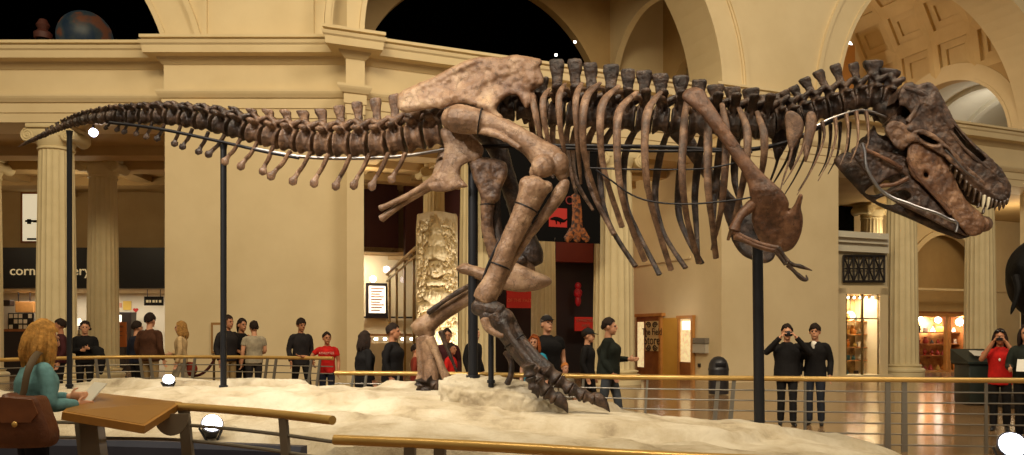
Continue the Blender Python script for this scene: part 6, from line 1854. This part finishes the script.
person('blonde person in a beige top walking left in front of the pier', 181, 17.6, 1.76, face=-80, top_c=BEI, pants_c=GREY, hair='long', hairc=(132, 98, 54), female=True, legs=.5, arms=REACH)
c_ = P(190, 369, 17.75)
t = thing('shoulder_bag', 'reddish brown bag held at the hip of the blonde person in beige', 'bag', tuple(c_))
m = MB(); m.ball(c_, (.17, .09, .16), 14, 10); m.build('pouch', RUST, t); m = MB(); m.tube([(c_ + V((-.1, 0, .1)), .014), (c_ + V((-.12, 0, .45)), .014), (P(182, 346, 17.6), .014)], seg=6, sub=3); m.build('strap', RUST, t)
person('man in a dark jacket and khaki trousers behind the pole under the tail', 228, 17.2, 1.88, face=62, top_c=CHAR, pants_c=KHA, skin=skin_b, bulk=1.12)
person('woman in a black sleeveless top facing the man in grey', 242, 17.6, 1.82, face=50, top_c=BLK, pants_c=BLK, hair='tail', skin=skin_b, sleeve=0, female=True, arms=REACH)
person('man in a grey shirt turned to the woman in the black sleeveless top', 254, 17.3, 1.76, face=-150, top_c=GREY, pants_c=CHAR, sleeve=.5, arms=REACH)
person('person in a dark hooded jacket walking by the pale pier', 301, 17.4, 1.82, face=40, top_c=CHAR, pants_c=BLK, skin=skin_b, hair='fringe', legs=.55, hem=.80, head=(8, 0))
r_, W_, pz, HR = person('boy in a red T-shirt with his hand on the railing', 327, 15.5, 1.52, face=8, top_c=RED, pants_c=NAVY, skin=skin_b, sleeve=.5, arms=(((.16, -.02, -.20), (.34, -.16, -.16)), ((.05, .03, -.28), (.05, -.06, -.53))), head=(-4, 20))
M_ = Matrix.Translation(r_.location) @ Matrix.Rotation(math.radians(8), 4, 'Z')
o = lettering('ATHLETICS', .058, mat('shirt_print', (206, 180, 160), .8), M_ @ frame((0, -.128, 1.13), (1, 0, 0), (0, 0, 1)), None, extrude=.004)
o.data.transform(r_.matrix_basis.inverted()); o.parent = r_; o.name = 'shirt_print'
# middle, behind the right railing
person('long haired woman in black walking left of the far foot', 365, 12.9, 1.53, bulk=1.25, face=125, top_c=BLK, pants_c=BLK, hair='long', female=True, hem=.74, legs=.4)
person('man in a black jacket just left of the far foot', 393, 12.8, 1.65, bulk=1.35, face=80, top_c=BLK, pants_c=CHAR, skin=skin_b, legs=.3, hem=.78)
person('person in a rust red coat half hidden by the far foot', 416, 14.6, 1.30, face=95, top_c=RUST, pants_c=BLK, hair='short', hem=.55, female=True)
person('dark haired person in a dark red jacket right of the far foot', 447, 14.6, 1.58, face=10, top_c=MAR, pants_c=BLK, skin=skin_b)
person('shorter person in a bright red top right of the far foot', 451, 14.0, 1.33, face=70, top_c=RED, pants_c=BLK, skin=skin_b, female=True)
person('dark figure half hidden by the thick pole behind the hips', 474, 14.4, 1.62, face=60, top_c=BLK, pants_c=BLK)
CAPB = cloth('cap', (30, 28, 30))
person('big man in a black T-shirt and cap looking up beside the near foot', 547, 12.7, 1.78, face=15, top_c=BLK, pants_c=NAVY, sleeve=.5, bulk=1.25, hair='short', hairc=(120, 110, 100), cap=CAPB, head=(-14, 10))
person('person with ginger hair and a turquoise top behind the near foot', 534, 12.2, 1.47, face=-10, top_c=TURQ, pants_c=NAVY, hair='long', hairc=(128, 66, 30), female=True, sleeve=.5)
person('small fair haired child with just the head above the railing', 565, 12.2, 1.05, face=25, top_c=GREY, pants_c=NAVY, hair='short', hairc=(150, 92, 44))
person('person in black with a dark cap left of the man in dark green', 588, 13.6, 1.58, face=70, top_c=BLK, pants_c=BLK, cap=CAPB, legs=.3)
person('man in a dark green jacket striding right with a hand held out', 609, 12.5, 1.73, bulk=1.4, face=75, top_c=DGRN, pants_c=cloth('grey_denim', (62, 66, 68)), legs=.5, arms=(((.03, .04, -.28), (.0, -.10, -.50)), ((.02, -.05, -.28), (.0, -.30, -.28))), curl=.25)
r_, W_, pz, HR = person('man in black raising a camera with both hands, left of the pair', 787, 13.1, 1.64, face=-14, top_c=BLK, pants_c=BLK, arms=PHOTO, bulk=1.2, hem=.78, curl=1.3, legs=.15)
def camera(loc, face, label, s=1.0):
    t = thing('camera', label, 'camera', tuple(loc), math.radians(face))
    cm = mat('camera_black', (16, 16, 18), .35)
    MB().box((-.06*s, -.022, -.035*s), (.06*s, .022, .035*s), bev=.006).build('body', cm, t, world=False)
    MB().lathe([(.028*s, 0), (.03*s, .03), (.026*s, .05)], seg=18, mtx=Matrix.Rotation(math.pi/2, 4, 'X')).build('lens', steel_dark, t, world=False)
    MB().box((-.02*s, -.015, .035*s), (.02*s, .015, .05*s), bev=.004).build('viewfinder', cm, t, world=False)
camera(W_((0, -.27, 1.60)), -14, 'black camera held up by the man in black')
r_, W_, pz, HR = person('young man in a black jacket and jeans, right of the man with the camera', 815, 13.15, 1.65, face=-28, top_c=BLK, pants_c=JEAN, hair='fringe', collar=WHITE, hem=.80)
r_, W_, pz, HR = person('woman in a red top taking a photo at the right edge', 1000, 12.4, 1.56, face=-33, top_c=RED, pants_c=BLK, skin=skin_b, hair='long', hairc=(34, 22, 18), female=True, sleeve=.4, arms=(((.10, -.16, -.16), (-.09, -.24, .16)), ((.10, -.16, -.16), (-.09, -.24, .16))), hem=.80, curl=1.3)
camera(W_((0, -.25, 1.60)), -33, 'black camera held up by the woman in red', .85)
t = thing('sunglasses', 'dark sunglasses pushed up on the head of the woman in red', 'sunglasses', tuple(W_((0, -.06, 1.73))), math.radians(-33))
for s in (-1, 1):
    m = MB(); m.ball((s*.034, -.02, .0), (.032, .012, .022), 10, 8); m.build('lens', mat('sun_lens', (10, 10, 12), .15), t, world=False)
    m = MB(); m.tube([(V((s*.064, -.015, 0)), .005), (V((s*.078, .05, -.02)), .005)], seg=6, sub=1); m.build('arm', steel_dark, t, world=False)
c_ = W_((0, -.165, 1.24)); t = thing('pendant', 'small pale pendant on the chest of the woman in red', 'pendant', tuple(c_))
m = MB(); m.ball(c_, (.018, .008, .024), 10, 8); m.build('stone', WHITE, t)
r_, W_, pz, HR = person('person in dark clothes holding a white paper at the far right edge', 1027, 11.3, 1.62, face=-40, top_c=DGRN, pants_c=BLK, hair='long', female=True, arms=(((.05, -.05, -.27), (.0, -.26, -.30)), ((.03, -.04, -.27), (-.05, -.26, -.28))), bulk=1.05)
c_ = W_((.0, -.34, 1.15)); m = MB(); m.box((-.08, -.004, -.10), (.08, .004, .10), mtx=Matrix.Translation(c_) @ Matrix.Rotation(math.radians(-40), 4, 'Z') @ Matrix.Rotation(math.radians(-35), 4, 'X'))
tag(m.build('paper', mat('white_paper', (216, 212, 200), .7), smooth=False), 'white paper held by the person at the far right edge', 'paper')
# the woman in the foreground
r_, W_, pz, HR = person('blonde woman in a teal jacket writing at the slanted panel', 32, 5.72, 1.575, face=138, top_c=TEAL, pants_c=NAVY, hair='wavy', hairc=(150, 110, 56), female=True, lean=.10, bulk=1.12, hem=.80,
    arms=(((.05, -.02, -.28), (-.06, -.25, -.30)), ((.06, -.05, -.27), (-.10, -.27, -.25))), head=(14, -6), curl=.9)
c_ = W_((.03, -.42, 1.13))
MP = Matrix.Translation(c_) @ Matrix.Rotation(math.radians(138), 4, 'Z') @ Matrix.Rotation(math.radians(-48), 4, 'X')
m = MB(); m.box((-.12, -.15, -.003), (.12, .15, .003), mtx=MP); tag(m.build('paper', mat('white_paper', (216, 212, 200), .7), smooth=False), 'white paper in the hands of the blonde woman at the panel', 'paper')
m = MB(); m.tube([(MP @ V((.05, .04, .01)), .003), (MP @ V((.07, .10, .10)), .005), (MP @ V((.075, .115, .125)), .004)], seg=6, sub=1); tag(m.build('pen', steel_dark), 'dark pen in the writing hand of the blonde woman', 'pen')
leather = mat('bag_leather', (104, 58, 28), .5, rgb2=(84, 44, 20), scale=6, bump=.3, bscale=30)
def pw(px, py, D): return P(px, py, D)
t = thing('handbag', 'brown leather shoulder bag hanging on the back of the blonde woman', 'bag', tuple(P(25, 445, 5.42)))
m = MB(); bc = P(25, 421, 5.42)
out = [(-.11, .19), (-.05, .175), (.05, .17), (.11, .165), (.15, .06), (.195, -.08), (.18, -.16), (.12, -.18), (-.13, -.18), (-.19, -.16), (-.20, -.08), (-.15, .06)]
for i, (a, z) in enumerate(out): pass
vs = []; sm = smooth_loop(out, 3)
for (yy, kk) in ((-.085, .80), (-.06, .97), (0, 1.0), (.06, .97), (.085, .80)):
    vs += [bc + V((p[0]*kk, yy + .10*p[0], p[1]*kk)) for p in sm]
n = len(sm); fs = [tuple(range(n-1, -1, -1)), tuple(4*n + i for i in range(n))]
for j in range(4): fs += [(j*n + i, j*n + (i+1) % n, (j+1)*n + (i+1) % n, (j+1)*n + i) for i in range(n)]
m.add(vs, fs); m.build('pouch', leather, t)
m = MB(); fl = [bc + V((x, -.10 + .10*x, z)) for (x, z) in ((-.10, .17), (.10, .15), (.135, .06), (.09, .0), (-.09, .0), (-.135, .06))]
m.add(fl + [p + V((0, .012, 0)) for p in fl], [(0,1,2,3,4,5), (11,10,9,8,7,6)] + [(i, (i+1) % 6, 6+(i+1) % 6, 6+i) for i in range(6)]); m.build('flap', mat('bag_flap', (118, 68, 34), .5, rgb2=(96, 52, 24), scale=6), t)
m = MB(); m.ball(bc + V((0, -.115, -.01)), (.02, .01, .02), 10, 8); m.build('clasp', brass, t)
m = MB(); m.tube([(bc + V((-.10, .0, .18)), .016), (P(22, 396, 5.45), .020), (P(27, 374, 5.48), .022), (P(33, 360, 5.55), .024), (P(40, 352, 5.66), .022), (P(47, 358, 5.80), .02)], seg=8, sub=4, flat=.4); m.build('strap', mat('strap_olive', (84, 66, 40), .7), t)
